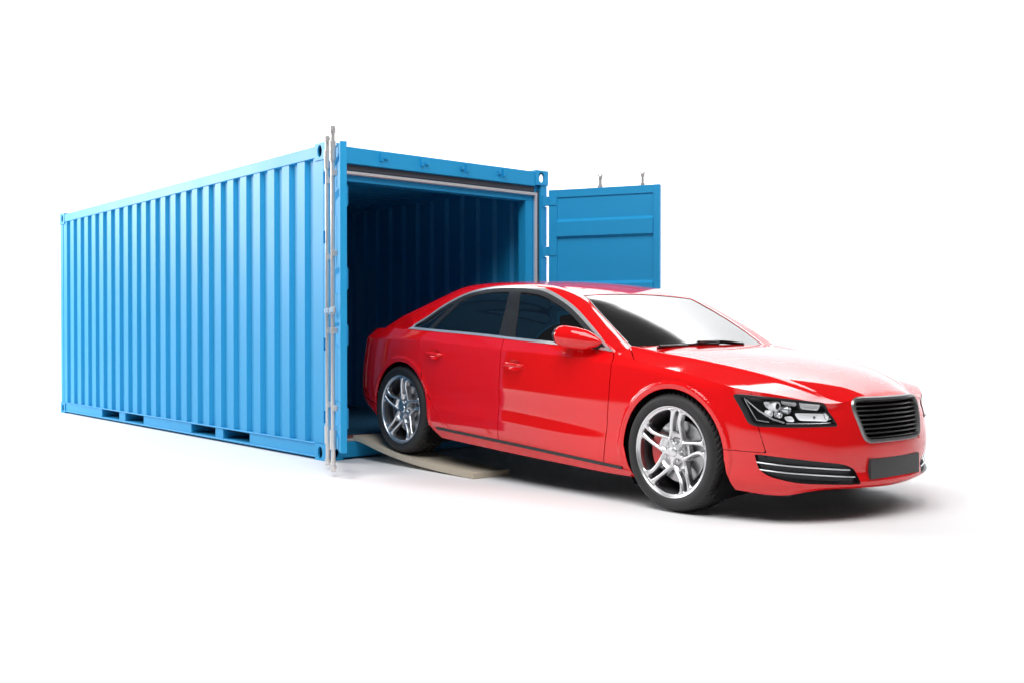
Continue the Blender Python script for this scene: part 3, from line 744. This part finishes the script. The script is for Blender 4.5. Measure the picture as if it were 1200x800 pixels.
# chrome surround, black frame, panes
CHW = 0.016
fr = lambda c, v, P: dlo(c, v, P)
pair(s3_piece([fr, lambda c, v, P: CHW - dlo(c, v, P)], off=.004, flange=.008, vv=vlow), 'window_trim', M['chrome'])
def frame_in(c, v, P):   # width of black frame inside the chrome: wide above, slim at the belt
    belt = P[:, 2] - np.interp(P[:, 0], cH[::-1, 0] if cH[0, 0] > cH[-1, 0] else cH[:, 0], cH[::-1, 2] if cH[0, 0] > cH[-1, 0] else cH[:, 2])
    w = CHW + .004 + .024 * smooth01((belt - .03) / .05)
    return dlo(c, v, P) - w
def band(p0, p1, w0, w1):
    """signed distance to a leaning pillar band in side view (positive inside)"""
    (x0, z0), (x1, z1) = p0, p1
    return lambda x, z: (w0 + (w1 - w0) * np.clip((z - z0) / (z1 - z0), 0, 1)) - np.abs(x - (x0 + (x1 - x0) * (z - z0) / (z1 - z0)))
bP = band((-1.559, .95), (-1.642, 1.288), .086, .060)
qP = band((-2.485, .972), (-2.222, 1.239), .030, .030)
sail = lambda x, z: (x - (-.735 + (z - 1.0) * -.25)) * .9
def mullion(c, v, P):
    x, z = P[:, 0], P[:, 2]; return np.maximum(np.maximum(bP(x, z), qP(x, z)), sail(x, z))
inch = lambda c, v, P: dlo(c, v, P) - CHW
blk = s3_piece([inch, lambda c, v, P: np.maximum(-frame_in(c, v, P), mullion(c, v, P)), lambda c, v, P: np.abs(P[:, 0] - (-1.577 - (P[:, 2] - .95) * .25)) - .0015], off=.001, flange=.006, vv=vlow)
pair(blk, 'window_frame', M['black_satin'])
def pane(x0, x1):
    return s3_piece([lambda c, v, P: frame_in(c, v, P) + .001, lambda c, v, P: -mullion(c, v, P) + .001, lambda c, v, P: P[:, 0] - x0, lambda c, v, P: x1 - P[:, 0]], off=-.003, flange=0, vv=vlow)
pair(pane(-1.6, 0), 'window', M['glass'], parents=fd)
pq = s3_piece([lambda c, v, P: frame_in(c, v, P) + .001, lambda c, v, P: -mullion(c, v, P) + .001, lambda c, v, P: P[:, 0] - (-2.485 + (P[:, 2] - .972) * .985), lambda c, v, P: -1.6 - P[:, 0]], off=-.003, flange=0, vv=vlow)
pair(pq, 'window', M['glass'], parents=rd)
pq = s3_piece([lambda c, v, P: frame_in(c, v, P) + .001, lambda c, v, P: -mullion(c, v, P) + .001, lambda c, v, P: (-2.485 + (P[:, 2] - .972) * .985) - P[:, 0]], off=-.003, flange=0, vv=vlow)
pair(pq, 'quarter_window', M['glass'])
# windscreen edge trim line
for sgn in (1, -1):
    t = MB(); pts = S3(np.linspace(.3, 4.0, 40), np.full(40, 3.96)); t.tube([(p[0], sgn * p[1], p[2] + .001) for p in pts], .0035, 6); t.build('windscreen_trim', M['chrome'], car, smooth=60)

# ---- boot deck
ud = np.concatenate([np.linspace(UST[18], UST[22], 40), np.linspace(UST[22], UMAX, 40)[1:]])
D_zc = pl([-3.80, -3.73, -3.66, -3.5, -3.38, -3.1, -2.8], [.95, .962, .985, .995, 1.0, .99, .98])
def S_deck(u, s):
    Hc = H_curve(np.asarray(u, float)); x = Hc[:, 0]; w = 1 - s**3; z = Hc[:, 2] * (1 - w) + np.maximum(D_zc(x), Hc[:, 2]) * w
    return np.stack([x, Hc[:, 1] * s, z], 1)
uv, F = clip_grid(ud, np.linspace(0, 1, 24), S_deck, []); P = S_deck(uv[:, 0], uv[:, 1])
def N_num(S, uv, P):
    e = 3e-3; u, s = uv[:, 0], uv[:, 1]; n = np.cross(S(np.minimum(u + e, UMAX), s) - S(u - e, s), S(u, np.minimum(s + e, 1)) - S(u, np.maximum(s - e, 0)))
    l = np.linalg.norm(n, axis=1); n[l < 1e-9] = (0, 0, 1); l[l < 1e-9] = 1; n /= l[:, None]; n *= np.sign(n[:, 2:3] + 1e-9); n[np.abs(P[:, 1]) < 1e-4, 1] = 0; return n
both(Piece().add(P, N_num(S_deck, uv, P), F, 0), 'boot_lid', M['red'])

# ---- lamps in the nose
def nose_strip(poly, off, samples=1):
    """map closed (y,z) polygon to the nose surface"""
    return nose_pt(np.asarray(poly)[:, 0], np.asarray(poly)[:, 1], off)
_gu, _gv = np.meshgrid(np.linspace(0, UST[9], 260), np.linspace(0, 7, 120), indexing='ij'); _gp = S1(_gu.ravel(), _gv.ravel()).reshape(260, 120, 3)
_gn = normals_fd(S1, _gu.ravel(), _gv.ravel(), 0, UMAX, 0, 7).reshape(260, 120, 3)
if _gn[20, 60, 0] < 0: _gn = -_gn
def nose_pt(y, z, off=0.0):
    """point on the nose skin at given |y| and z, pushed along the skin normal"""
    out = []
    for a, b in zip(np.atleast_1d(y), np.atleast_1d(z)):
        d = (_gp[..., 1] - abs(a))**2 + (_gp[..., 2] - b)**2; i, j = np.unravel_index(np.argmin(d), d.shape)
        p = _gp[i, j].copy(); n = _gn[i, j]
        # first-order correction on the tangent plane
        dy, dz = abs(a) - p[1], b - p[2]; nx = n[0] if abs(n[0]) > .2 else .2
        p = np.array([p[0] - (n[1] * dy + n[2] * dz) / nx, abs(a), b]); p = p + n * off
        if a < 0: p[1] = -p[1]
        out.append(p)
    return np.array(out)
def closed_tube(m, pts, r, n=8): pts = list(pts); m.tube(pts + pts[:2], r, n, caps=False)

# grille: surround, backing and slats
gs = MB(); gp = GRILLE
def ring_strip(m, outer, inner, off_o, off_m, off_i, both_sides=True):
    A = nose_pt(outer[:, 0], outer[:, 1], off_o); B = nose_pt((outer[:, 0] * .6 + inner[:, 0] * .4), (outer[:, 1] * .6 + inner[:, 1] * .4), off_m); C = nose_pt(inner[:, 0], inner[:, 1], off_m * .9); D = nose_pt(inner[:, 0], inner[:, 1], off_i)
    n = len(A); m.add(np.concatenate([A, B, C, D]), [(k * n + i, k * n + (i + 1) % n, (k + 1) * n + (i + 1) % n, (k + 1) * n + i) for k in range(3) for i in range(n)])
def densify(p, step=.02):
    out = []
    for a, b in zip(p, np.roll(p, -1, axis=0)):
        k = max(1, int(np.linalg.norm(b - a) / step)); out += [a + (b - a) * i / k for i in range(k)]
    return np.array(out)
gpo = densify(gp); gc = np.array([0, .59])
def shrink(p, w):
    d = np.roll(p, -1, axis=0) - np.roll(p, 1, axis=0); l = np.linalg.norm(d, axis=1)[:, None]; d = d / np.maximum(l, 1e-9)
    n = np.stack([-d[:, 1], d[:, 0]], 1); c = p.mean(axis=0); s = np.sign(((c - p) * n).sum(1)).sum(); return p + n * w * (1 if s > 0 else -1)
ring_strip(gs, shrink(gpo, -.002), shrink(gpo, .019), .000, .011, -.03)
gs.build('grille_surround', M['grille_metal'], car, smooth=50)
bk = MB(); yb = np.linspace(-.37, .37, 25); zb = np.linspace(.45, .715, 7); pb = np.array([nose_pt([y_], [z_], -.075)[0] for y_ in yb for z_ in zb])
bk.add(pb, [(i * 7 + j, (i + 1) * 7 + j, (i + 1) * 7 + j + 1, i * 7 + j + 1) for i in range(24) for j in range(6)]).build('grille_backing', M['under'], car)
zsl = np.linspace(.489, .692, 9)
for zc_ in zsl:
    half = np.interp(zc_, [.462, .716], [.285, .362]) - .012 - (.03 if zc_ > .68 else 0) - (.02 if zc_ < .50 else 0)
    ys_ = np.linspace(-half, half, 25); sl = MB(); pts = nose_pt(ys_, np.full(25, zc_), -.012); vsl = []
    for p in pts: vsl += [(p[0], p[1], p[2] - .0045), (p[0] + .004, p[1], p[2]), (p[0], p[1], p[2] + .0045), (p[0] - .045, p[1], p[2] + .011), (p[0] - .045, p[1], p[2] + .002)]
    fsl = [(i * 5 + k, i * 5 + (k + 1) % 5, (i + 1) * 5 + (k + 1) % 5, (i + 1) * 5 + k) for i in range(24) for k in range(5)] + [(4, 3, 2, 1, 0), tuple(120 + k for k in range(5))]
    sl.add(vsl, fsl).build('grille_slat', M['slat'], car)
# number plate
pm = MB(); npl = 21; ypl = np.linspace(-.262, .262, npl); c0 = nose_pt([0], [.318], 0)[0][0]
vpl = []
for y_ in ypl:
    xb = nose_pt([y_], [.318], 0)[0][0]; xf = c0 - .15 * y_ * y_ + .014
    vpl += [(xf, y_, .262), (xf - .006, y_, .374), (xb - .02, y_, .374), (xb - .02, y_, .262)]
pm.add(vpl, [(i * 4 + k, i * 4 + (k + 1) % 4, (i + 1) * 4 + (k + 1) % 4, (i + 1) * 4 + k) for i in range(npl - 1) for k in range(4)] + [(3, 2, 1, 0), tuple(4 * (npl - 1) + k for k in range(4))]).build('number_plate', M['plate'], car)

def nose_quad_patch(poly, off, nm, material, parent, uu=usF, flange=0.0):
    return s1_piece([fsd(poly, 1, 0)], uu, flange, off)
for sgn in (1, -1):
    fx = lambda A: np.array([(p[0], sgn * p[1], p[2]) for p in A])
    # --- headlight housing
    hp = densify(HEAD, .015); hl = MB()
    A, B, C_, D = nose_pt(hp[:, 0], hp[:, 1], .0), nose_pt(*shrink(hp, .004).T, .004), nose_pt(*shrink(hp, .014).T, .003), nose_pt(*shrink(hp, .014).T, -.004)
    n = len(A); hl.add(np.concatenate([fx(A), fx(B), fx(C_), fx(D)]), [(k * n + i, k * n + (i + 1) % n, (k + 1) * n + (i + 1) % n, (k + 1) * n + i) for k in range(3) for i in range(n)])
    head = hl.build('headlight', M['black'], car, smooth=50)
    pc = s1_piece([fsd(HEAD, 1, 0.002)], usF, 0, -.085); (pc if sgn > 0 else pc.mirrored()).build('lamp_bowl', M['black'], head)
    wl = MB(); E1 = nose_pt(*shrink(hp, .015).T, -.004); E2 = nose_pt(*shrink(hp, .020).T, -.086)
    wl.add(np.concatenate([fx(E1), fx(E2)]), [(i, (i + 1) % n, n + (i + 1) % n, n + i) for i in range(n)]); wl.build('lamp_wall', M['black'], head)
    pc = s1_piece([fsd(shrink(hp, .016), 1, 0)], usF, 0, -.001); (pc if sgn > 0 else pc.mirrored()).build('lamp_lens', M['lens'], head)
    # corner blade: thin bright V at the outer end
    def path(pts, off): return [tuple(q) for q in fx(nose_pt([p[0] for p in pts], [p[1] for p in pts], off))]
    b = MB(); b.tube(path([(.846, .700), (.836, .640), (.826, .588), (.79, .580)], -.012), .0035, 6); b.build('lamp_blade', M['chrome'], head, smooth=60)
    b = MB(); b.tube(path([(.846, .702), (.815, .640), (.775, .596), (.735, .580)], -.014), [.003, .005, .006, .005], 6); b.build('lamp_blade', M['chrome'], head, smooth=60)
    # projector lamp
    def lamp_disc(y, z, r, off, depth, mt, nm, prof=None):
        p = fx(nose_pt([y], [z], off))[0]; m_ = MB(); m_.lathe(prof or [(0, 0), (r * .55, -.001), (r * .6, .004), (r * .8, .006), (r, 0), (r * .98, -depth)], 28, 'x', tuple(p)); return m_.build(nm, mt, head, smooth=50)
    lamp_disc(.752, .668, .030, -.022, .04, M['painted_shine'], 'lamp_ring')
    lamp_disc(.752, .668, .017, -.016, .02, M['glass'], 'lamp_bulb', [(0, .010), (.008, .009), (.014, .004), (.017, -.004)])
    lamp_disc(.706, .650, .022, -.022, .04, M['chrome'], 'lamp_ring')
    lamp_disc(.780, .628, .018, -.024, .03, M['painted_shine'], 'lamp_ring')
    lamp_disc(.745, .622, .016, -.024, .03, M['chrome'], 'lamp_ring')
    lamp_disc(.690, .690, .014, -.038, .03, M['reflector'], 'lamp_ring')
    # big reflector bowls; the white ones have their shine painted in
    def patch(poly, off, mt, nm, bulge):
        poly = np.asarray(poly, float); q = densify(rounded(poly, .015), .02); c_ = q.mean(0); m_ = MB(); rings = []
        for s_, o_ in ((1, 0), (.8, .55), (.5, .9), (.2, 1.0)): rings.append(fx(nose_pt(*(c_ + (q - c_) * s_).T, off + bulge * o_)))
        nn = len(q); vs_ = np.concatenate(rings + [fx(nose_pt([c_[0]], [c_[1]], off + bulge))])
        fs_ = [(k * nn + i, k * nn + (i + 1) % nn, (k + 1) * nn + (i + 1) % nn, (k + 1) * nn + i) for k in range(3) for i in range(nn)] + [(3 * nn + i, 3 * nn + (i + 1) % nn, 4 * nn) for i in range(nn)]
        m_.add(vs_, fs_); return m_.build(nm, mt, head, smooth=70)
    patch([(.688, .634), (.672, .594), (.518, .589), (.496, .630)], -.006, M['painted_shine'], 'lamp_reflector', -.009)
    patch([(.655, .698), (.650, .655), (.556, .646), (.540, .678)], -.007, M['painted_shine'], 'lamp_reflector', -.010)
    patch([(.735, .612), (.725, .588), (.688, .586), (.698, .620)], -.012, M['painted_shine'], 'lamp_reflector', -.012)
    patch([(.800, .690), (.795, .660), (.775, .645), (.778, .690)], -.020, M['painted_shine'], 'lamp_reflector', -.010)
    patch([(.735, .702), (.735, .680), (.668, .668), (.666, .698)], -.010, M['painted_shine'], 'lamp_reflector', -.010)
    patch([(.724, .672), (.720, .640), (.694, .642), (.694, .664)], -.018, M['reflector'], 'lamp_reflector', -.012)
    patch([(.770, .640), (.765, .608), (.745, .600), (.748, .634)], -.018, M['reflector'], 'lamp_reflector', -.012)
    patch([(.530, .640), (.535, .600), (.500, .594), (.488, .632)], -.006, M['chrome'], 'lamp_reflector', -.006)
    lamp_disc(.585, .612, .008, -.012, .01, M['caliper_grey'], 'lamp_bulb', [(0, .006), (.005, .005), (.008, -.002)])
    b = MB(); b.tube(path([(.690, .643), (.61, .640), (.545, .637), (.500, .640)], -.006), .004, 6); b.build('lamp_divider', M['black'], head)
    b = MB(); b.tube(path([(.668, .700), (.660, .660), (.640, .640)], -.006), .0045, 6); b.build('lamp_divider', M['black'], head)
    b = MB(); b.tube(path([(.73, .576), (.65, .576), (.56, .577), (.485, .580), (.505, .640)], -.010), .005, 8); b.build('lamp_blade', M['reflector'], head, smooth=60)
    # --- lower air intake
    fgp = densify(FOG, .015); fb = MB(); A, B = nose_pt(fgp[:, 0], fgp[:, 1], 0), nose_pt(*shrink(fgp, .004).T, -.03); n = len(A)
    fb.add(np.concatenate([fx(A), fx(B)]), [(i, (i + 1) % n, n + (i + 1) % n, n + i) for i in range(n)])
    fog = fb.build('air_intake', M['black'], car)
    pc = s1_piece([fsd(FOG, 1, .001)], usF, 0, -.03); (pc if sgn > 0 else pc.mirrored()).build('intake_mesh', M['black'], fog)
    for zl, zr, yl, yr_ in ((.357, .318, .826, .388), (.318, .279, .82, .358)):
        yy_ = np.linspace(yl, yr_, 18); zz_ = zl + (zr - zl) * ((yl - yy_) / (yl - yr_))**.8
        b = MB(); b.tube([tuple(q) for q in fx(nose_pt(yy_, zz_, -.004))], .0042, 8); b.build('intake_strip', M['chrome'], fog, smooth=60)
    for k_, zo in enumerate((.385, .345, .305, .268)):
        yy_ = np.linspace(.80, .42 if zo > .33 else .37, 16); zz_ = zo - .036 * ((.80 - yy_) / .4)**.8
        b = MB(); pts = fx(nose_pt(yy_, zz_, -.022)); vv_ = []
        for p in pts: vv_ += [(p[0] + .004, p[1], p[2] - .011), (p[0] + .006, p[1], p[2] + .008), (p[0] - .02, p[1], p[2] + .008), (p[0] - .02, p[1], p[2] - .011)]
        b.add(vv_, [(i * 4 + q, i * 4 + (q + 1) % 4, (i + 1) * 4 + (q + 1) % 4, (i + 1) * 4 + q) for i in range(15) for q in range(4)] + [(3, 2, 1, 0), (60, 61, 62, 63)]); b.build('intake_vane', M['black_satin'], fog)
    # --- mirror
    m_ = MB(); NY, NA = 26, 28; vsm = []
    for i in range(NY):
        t = i / (NY - 1)
        sz = np.interp(t, [0, .06, .15, .35, .6, .85, .96, 1], [.003, .020, .036, .060, .069, .070, .066, .056]); sy = np.interp(t, [0, .06, .15, .35, .6, .85, .96, 1], [.004, .018, .032, .054, .068, .072, .068, .060])
        xc = -.600 - .315 * t - (.13 if sgn > 0 else 0); yc_ = .885 + .062 * t; zc_ = .966 + .030 * t
        for k in range(NA):
            a = 2 * math.pi * k / NA; vsm.append((xc, sgn * (yc_ + sy * math.cos(a)), zc_ + sz * math.sin(a)))
    m_.add(vsm, [(i * NA + k, i * NA + (k + 1) % NA, (i + 1) * NA + (k + 1) % NA, (i + 1) * NA + k) for i in range(NY - 1) for k in range(NA)] + [tuple(range(NA)), tuple((NY - 1) * NA + k for k in range(NA))])
    mir = m_.build('door_mirror', M['red'], car, smooth=75)
    a_ = MB(); xo_ = -.08 if sgn > 0 else 0; a_.tube([(-.655 + xo_, sgn * .79, .930), (-.66 + xo_, sgn * .84, .942), (-.70 + xo_ * 1.3, sgn * .90, .955)], [.034, .030, .026], 12); a_.build('mirror_arm', M['black'], mir, smooth=60)
    a_ = MB(); a_.lathe([(0, -.012), (.050, -.012), (.054, -.006), (.054, .012), (0, .012)], 32, 'x', (0, 0, 0)); gl_ = a_.build('mirror_glass', M['black'], mir, smooth=40); gl_.location = (-.918 - (.13 if sgn > 0 else 0), sgn * .947, .996); gl_.scale = (1, 1.22, 1.06)
    # --- door handles
    for (hx, hz), dr in zip(HANDLES, ((rd[0] if sgn > 0 else rd[1]), (fd[0] if sgn > 0 else fd[1]))):
        hb = MB(); yb_ = .927; NXh = 19; vh = []
        for i in range(NXh):
            t = -1 + 2 * i / (NXh - 1); th_ = .015 * (1 - .45 * abs(t)**3); o_ = .024 - .034 * abs(t)**6
            for k in range(12):
                a = 2 * math.pi * k / 12; vh.append((hx + .102 * t, sgn * (yb_ + o_ + .010 * math.cos(a)), hz - .003 * t + .004 + th_ * math.sin(a)))
        hb.add(vh, [(i * 12 + k, i * 12 + (k + 1) % 12, (i + 1) * 12 + (k + 1) % 12, (i + 1) * 12 + k) for i in range(NXh - 1) for k in range(12)] + [tuple(range(12)), tuple((NXh - 1) * 12 + k for k in range(12))])
        hb.build('handle', M['red'], dr, smooth=70)

# wipers
for pts in ([(-.37, -.62, .940), (-.40, -.43, .950), (-.41, -.22, .957), (-.415, .045, .961)], [(-.42, -.19, .962), (-.44, -.05, .971), (-.445, .13, .972), (-.44, .34, .955)]):
    w_ = MB(); rl = Rail(range(4), np.array(pts)); P3 = [tuple(q) for q in rl(np.linspace(0, 3, 16))]
    w_.tube(P3, .008, 6); w_.tube([(p[0] + .018, p[1], p[2] + .010 - .002 * i) for i, p in enumerate(P3[:9])], .009, 6); w_.build('wiper', M['black'], car, smooth=60)

# underbody and wheel housings
ub = MB(); ub.box(-3.30, .62, -.62, .62, .17, .24); ub.box(-2.30, -.46, -.84, .84, .178, .22); ub.box(.4, .70, -.52, .52, .225, .30); ub.box(-3.50, -3.16, -.60, .60, .30, .36); ub.build('underbody', M['under'], car)
for ax_, az_, r_ in ARCH:
    for sgn in (1, -1):
        w_ = MB(); vv_ = []; n = 40; R_ = r_ + .012
        prof_ = [(R_, .888), (R_ + .01, .80), (R_, .56), (.02, .55)]
        for k in range(n + 1):
            a = math.radians(-38) + math.radians(256) * k / n
            for rr, yy_ in prof_: vv_.append((ax_ + rr * math.cos(a), sgn * yy_, az_ + rr * math.sin(a)))
        w_.add(vv_, [(k * 4 + i, k * 4 + i + 1, (k + 1) * 4 + i + 1, (k + 1) * 4 + i) for k in range(n) for i in range(3)]); w_.build('wheel_housing', M['under'], car, smooth=40)

# ---- wheels -----------------------------------------------------------
WY = .908       # outer lip plane
LIPR = .268
def tyre_mesh():
    prof_ = []   # (r, y) y measured from the lip plane inwards (negative = inside)
    key_ = [(.262, -.016), (.268, -.006), (.280, .004), (.300, .008), (.318, .006), (.332, -.006), (.343, -.022), (.3495, -.042), (.352, -.07)]
    t = np.linspace(0, 8, 34); kr = Rail(range(9), [k[0] for k in key_])(t); ky = Rail(range(9), [k[1] for k in key_])(t)
    prof_ = list(zip(kr, ky)) + [(.352, y_) for y_ in np.linspace(-.07, -.20, 46)[1:]]
    prof_ += [(r_, -.27 - y_) for r_, y_ in list(zip(kr, ky))[::-1][1:]]
    n = 540; a = 2 * np.pi * np.arange(n) / n; pr = np.array(prof_); r = np.tile(pr[:, 0], (n, 1)); y = np.tile(pr[:, 1], (n, 1)); A = np.tile(a[:, None], (1, len(pr)))
    yc = y + .135; tread = smooth01((r - .336) / .006)
    d = np.zeros_like(r)
    for g_ in (-.062, -.022, .022, .062): d = np.maximum(d, (np.abs(yc - g_) < .0048) * 1.0)
    sl_ = (A * .352 / .0369 + np.abs(yc) * 24) % 1.0; d = np.maximum(d, (sl_ < .24) * (np.abs(yc) < .118) * .9)
    r = r - tread * d * .009
    rib = (np.abs(r - .333) < .003) * .0
    vs_ = np.stack([r * np.cos(A), y, r * np.sin(A)], 2).reshape(-1, 3); m_ = len(pr)
    fs_ = [(k * m_ + i, ((k + 1) % n) * m_ + i, ((k + 1) % n) * m_ + i + 1, k * m_ + i + 1) for k in range(n) for i in range(m_ - 1)]
    me = bpy.data.meshes.new('tyre'); me.from_pydata(vs_.tolist(), [], fs_); me.update(); me.polygons.foreach_set('use_smooth', [True] * len(me.polygons)); me.materials.append(M['tyre'])
    me.set_sharp_from_angle(angle=math.radians(35)); return me
TYRE = tyre_mesh()
# rim face from an implicit outline on a polar grid
o_r = Rail([.03, .06, .09, .12, .16, .20, .235, .26], [.024, .0425, .0430, .0375, .031, .0275, .031, .040])
w_r = Rail([.03, .06, .09, .12, .16, .20, .235, .26], [.020, .0135, .0112, .0104, .0104, .0115, .016, .026])
TW0 = math.radians(90)
def smax(a, b, k): h = np.clip(.5 + .5 * (a - b) / k, 0, 1); return b + (a - b) * h + k * h * (1 - h)
def rim_f(r, th):
    f = np.full(r.shape, -1.0); web = np.full(r.shape, -1.0)
    for k in range(5):
        ph = th - (TW0 + k * 2 * math.pi / 5) - .10 * np.sin((r - .06) / .2 * math.pi); ph = (ph + math.pi) % (2 * math.pi) - math.pi
        t = np.where(np.abs(ph) < 1.2, r * np.sin(ph), 1.0)
        bar = w_r(r.ravel()).reshape(r.shape) - np.abs(np.abs(t) - o_r(r.ravel()).reshape(r.shape))
        f = smax(f, bar, .012)
        web = np.maximum(web, np.minimum(o_r(r.ravel()).reshape(r.shape) - np.abs(t), .118 - r))
    f = smax(f, .070 - r, .018); f = smax(f, r - .2465, .018)
    return f, web
def rim_depth(r): return np.interp(r, [0, .03, .055, .08, .12, .18, .235, .25, .262, .268], [-.032, -.032, -.034, -.036, -.030, -.017, -.010, -.010, -.006, -.004])
def S_rim(r, th):
    f, web = rim_f(r, th); sd = np.maximum(f, 0)
    y = rim_depth(r) - .009 * (1 - np.clip(sd / .009, 0, 1))**2
    y = np.where((web > f) & (web > 0), rim_depth(r) - .009 - .016 * np.clip(web / .014, 0, 1), y)
    y = y - .006 * smooth01((r - .2475) / .004) * smooth01((.262 - r) / .004)
    return np.stack([r * np.cos(th), y, r * np.sin(th)], 1)
def rim_keep(u, v, P):
    f, web = rim_f(u, v); return np.maximum(f, web)
rr_ = np.unique(np.concatenate([np.linspace(.0301, .24, 56), np.linspace(.24, LIPR, 14)])); tt_ = np.linspace(0, 2 * math.pi, 321)
uv, F = clip_grid(rr_, tt_, S_rim, [rim_keep]); P = S_rim(uv[:, 0], uv[:, 1])
e = 8e-4
N = np.cross(S_rim(uv[:, 0], uv[:, 1] + e / np.maximum(uv[:, 0], .02)) - S_rim(uv[:, 0], uv[:, 1] - e / np.maximum(uv[:, 0], .02)), S_rim(uv[:, 0] + e, uv[:, 1]) - S_rim(uv[:, 0] - e, uv[:, 1]))
N /= np.maximum(np.linalg.norm(N, axis=1), 1e-12)[:, None]; N *= np.sign(N[:, 1:2] + 1e-9)
# weld the seam at theta = 0 / 2pi by skipping flange there
seamk = (uv[:, 1] < 1e-6) | (uv[:, 1] > 2 * math.pi - 1e-6)
rp = Piece(); rp.add(P, N, F, 0)
cnt = {}
FF = rp.F
for f in FF:
    for a, b in zip(f, f[1:] + f[:1]): cnt[(a, b)] = 1
new = {}; V_, N_ = list(rp.V), list(rp.N); addF = []
def flv(w, o):
    if w not in new: new[w] = [len(V_), np.zeros(3)]; V_.append(P[w]); N_.append(o); V_.append(P[w] + np.array([0, -.034, 0])); N_.append(o)
    new[w][1] += o; return new[w][0]
for (a, b) in list(cnt):
    if (b, a) in cnt or (seamk[a] and seamk[b]): continue
    eg = P[b] - P[a]; o = np.cross(eg, np.array([0, 1.0, 0])); l = np.linalg.norm(o)
    if l < 1e-9: continue
    o /= l; i0, i1 = flv(a, o), flv(b, o); addF.append((i1, i0, i0 + 1, i1 + 1))
for w, (i0, o) in new.items(): o = o / max(np.linalg.norm(o), 1e-9); N_[i0] = o; N_[i0 + 1] = o
rp.V, rp.N, rp.F = V_, N_, FF + addF; rp.n = len(V_)
lamp_parent = empty('tmp_holder'); rim_obj = rp.build('rim', M['alloy'], lamp_parent); RIM = rim_obj.data
bpy.data.objects.remove(rim_obj); bpy.data.objects.remove(lamp_parent)
def mesh_of(mb, nm, mt, smooth): o = mb.build(nm, mt, None, smooth); me = o.data; bpy.data.objects.remove(o); return me
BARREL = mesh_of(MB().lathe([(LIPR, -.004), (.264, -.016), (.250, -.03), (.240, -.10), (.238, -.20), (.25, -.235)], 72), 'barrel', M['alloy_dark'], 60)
CAP = mesh_of(MB().lathe([(0, -.024), (.020, -.024), (.026, -.026), (.029, -.031), (.030, -.040), (.031, -.05)], 40), 'hub_cap', M['alloy'], 50)
_lg = MB()
_lg.lathe([(0, 0), (.006, 0), (.0085, -.002), (.009, -.018)], 6)
LUG = mesh_of(_lg, 'lug_nut', M['chrome'], 30)
DISC = mesh_of(MB().lathe([(.075, -.05), (.085, -.062), (.098, -.085), (.102, -.092), (.182, -.092), (.186, -.095), (.186, -.118), (.10, -.120)], 72).lathe([(.0, -.048), (.075, -.05)], 40), 'brake_disc', M['disc'], 35)
def caliper():
    m_ = MB(); n = 18; vv_ = []
    for k in range(n + 1):
        a = math.radians(148) + math.radians(64) * k / n; e_ = 1 if 0 < k < n else .9
        for rr, yy_ in ((.118, -.060), (.150, -.056), (.186, -.060), (.200, -.075), (.200, -.14), (.118, -.14)): vv_.append((rr * e_ * math.cos(a), yy_, rr * e_ * math.sin(a)))
    m_.add(vv_, [(k * 6 + i, k * 6 + (i + 1) % 6, (k + 1) * 6 + (i + 1) % 6, (k + 1) * 6 + i) for k in range(n) for i in range(6)] + [tuple(range(6)), tuple(n * 6 + i for i in range(6))[::-1]]); return m_
CAL_R = mesh_of(caliper(), 'brake_caliper', M['caliper_red'], 40); CAL_G = mesh_of(caliper(), 'brake_caliper', M['caliper_grey'], 40)
for xw, cal, rot in ((0.0, CAL_R, 10), (-WB, CAL_G, 8)):
    for sgn in (1, -1):
        w_ = empty('wheel'); w_.parent = car; w_.location = (xw, sgn * WY, TR)
        flip = 1 if sgn > 0 else -1
        def put(nm, me, par=None, spin=0.0):
            o = link(nm, me, par or w_)
            o.scale = (1, flip, 1); o.rotation_euler = (0, math.radians(spin), 0); return o
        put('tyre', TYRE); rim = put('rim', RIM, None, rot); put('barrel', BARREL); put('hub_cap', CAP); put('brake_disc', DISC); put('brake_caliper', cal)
        for k in range(5):
            a = TW0 + k * 2 * math.pi / 5; o = put('lug_nut', LUG); a2 = a - math.radians(rot); o.location = (.056 * math.cos(a2), flip * -.040, .056 * math.sin(a2))

# ================================================================== ramp planks
def plank(y0, label):
    m_ = MB(); n = 40; vs_ = []; xs_ = np.linspace(-.05, 1.575, n); zt = np.interp(xs_, [-.05, .02], [.178, .178])
    kz = Rail([-.05, .05, .35, .60, .90, 1.25, 1.575], [.192, .184, .132, .096, .068, .050, .042]); z_ = kz(xs_)
    slope = np.gradient(z_, xs_); th_ = .040
    for x_, zz, s_ in zip(xs_, z_, slope):
        l = math.hypot(1, s_); nx, nz = -s_ / l, 1 / l
        for yy_, o_ in ((y0, 0.0), (y0 + .336, 0.0)):
            vs_ += [(x_, yy_, zz), (x_ - nx * th_, yy_, max(zz - nz * th_, .001))]
    fs_ = []
    for i in range(n - 1):
        a, b = i * 4, (i + 1) * 4
        fs_ += [(a, b, b + 2, a + 2), (a + 1, a + 3, b + 3, b + 1), (a, a + 1, b + 1, b), (a + 2, b + 2, b + 3, a + 3)]
    fs_ += [(0, 2, 3, 1), (4 * n - 4, 4 * n - 3, 4 * n - 1, 4 * n - 2)]
    m_.add(vs_, fs_); o = m_.build('ramp_plank', M['plank'], None, smooth=35); tag(o, label, 'plank', 'planks bridging the container sill to the floor'); return o
plank(.286, 'bent pale plank ramp under the near rear wheel, from container sill to floor')
plank(2 * 1.219 - .286 - .336, 'second pale plank ramp, on the far side of the car under its other rear wheel')
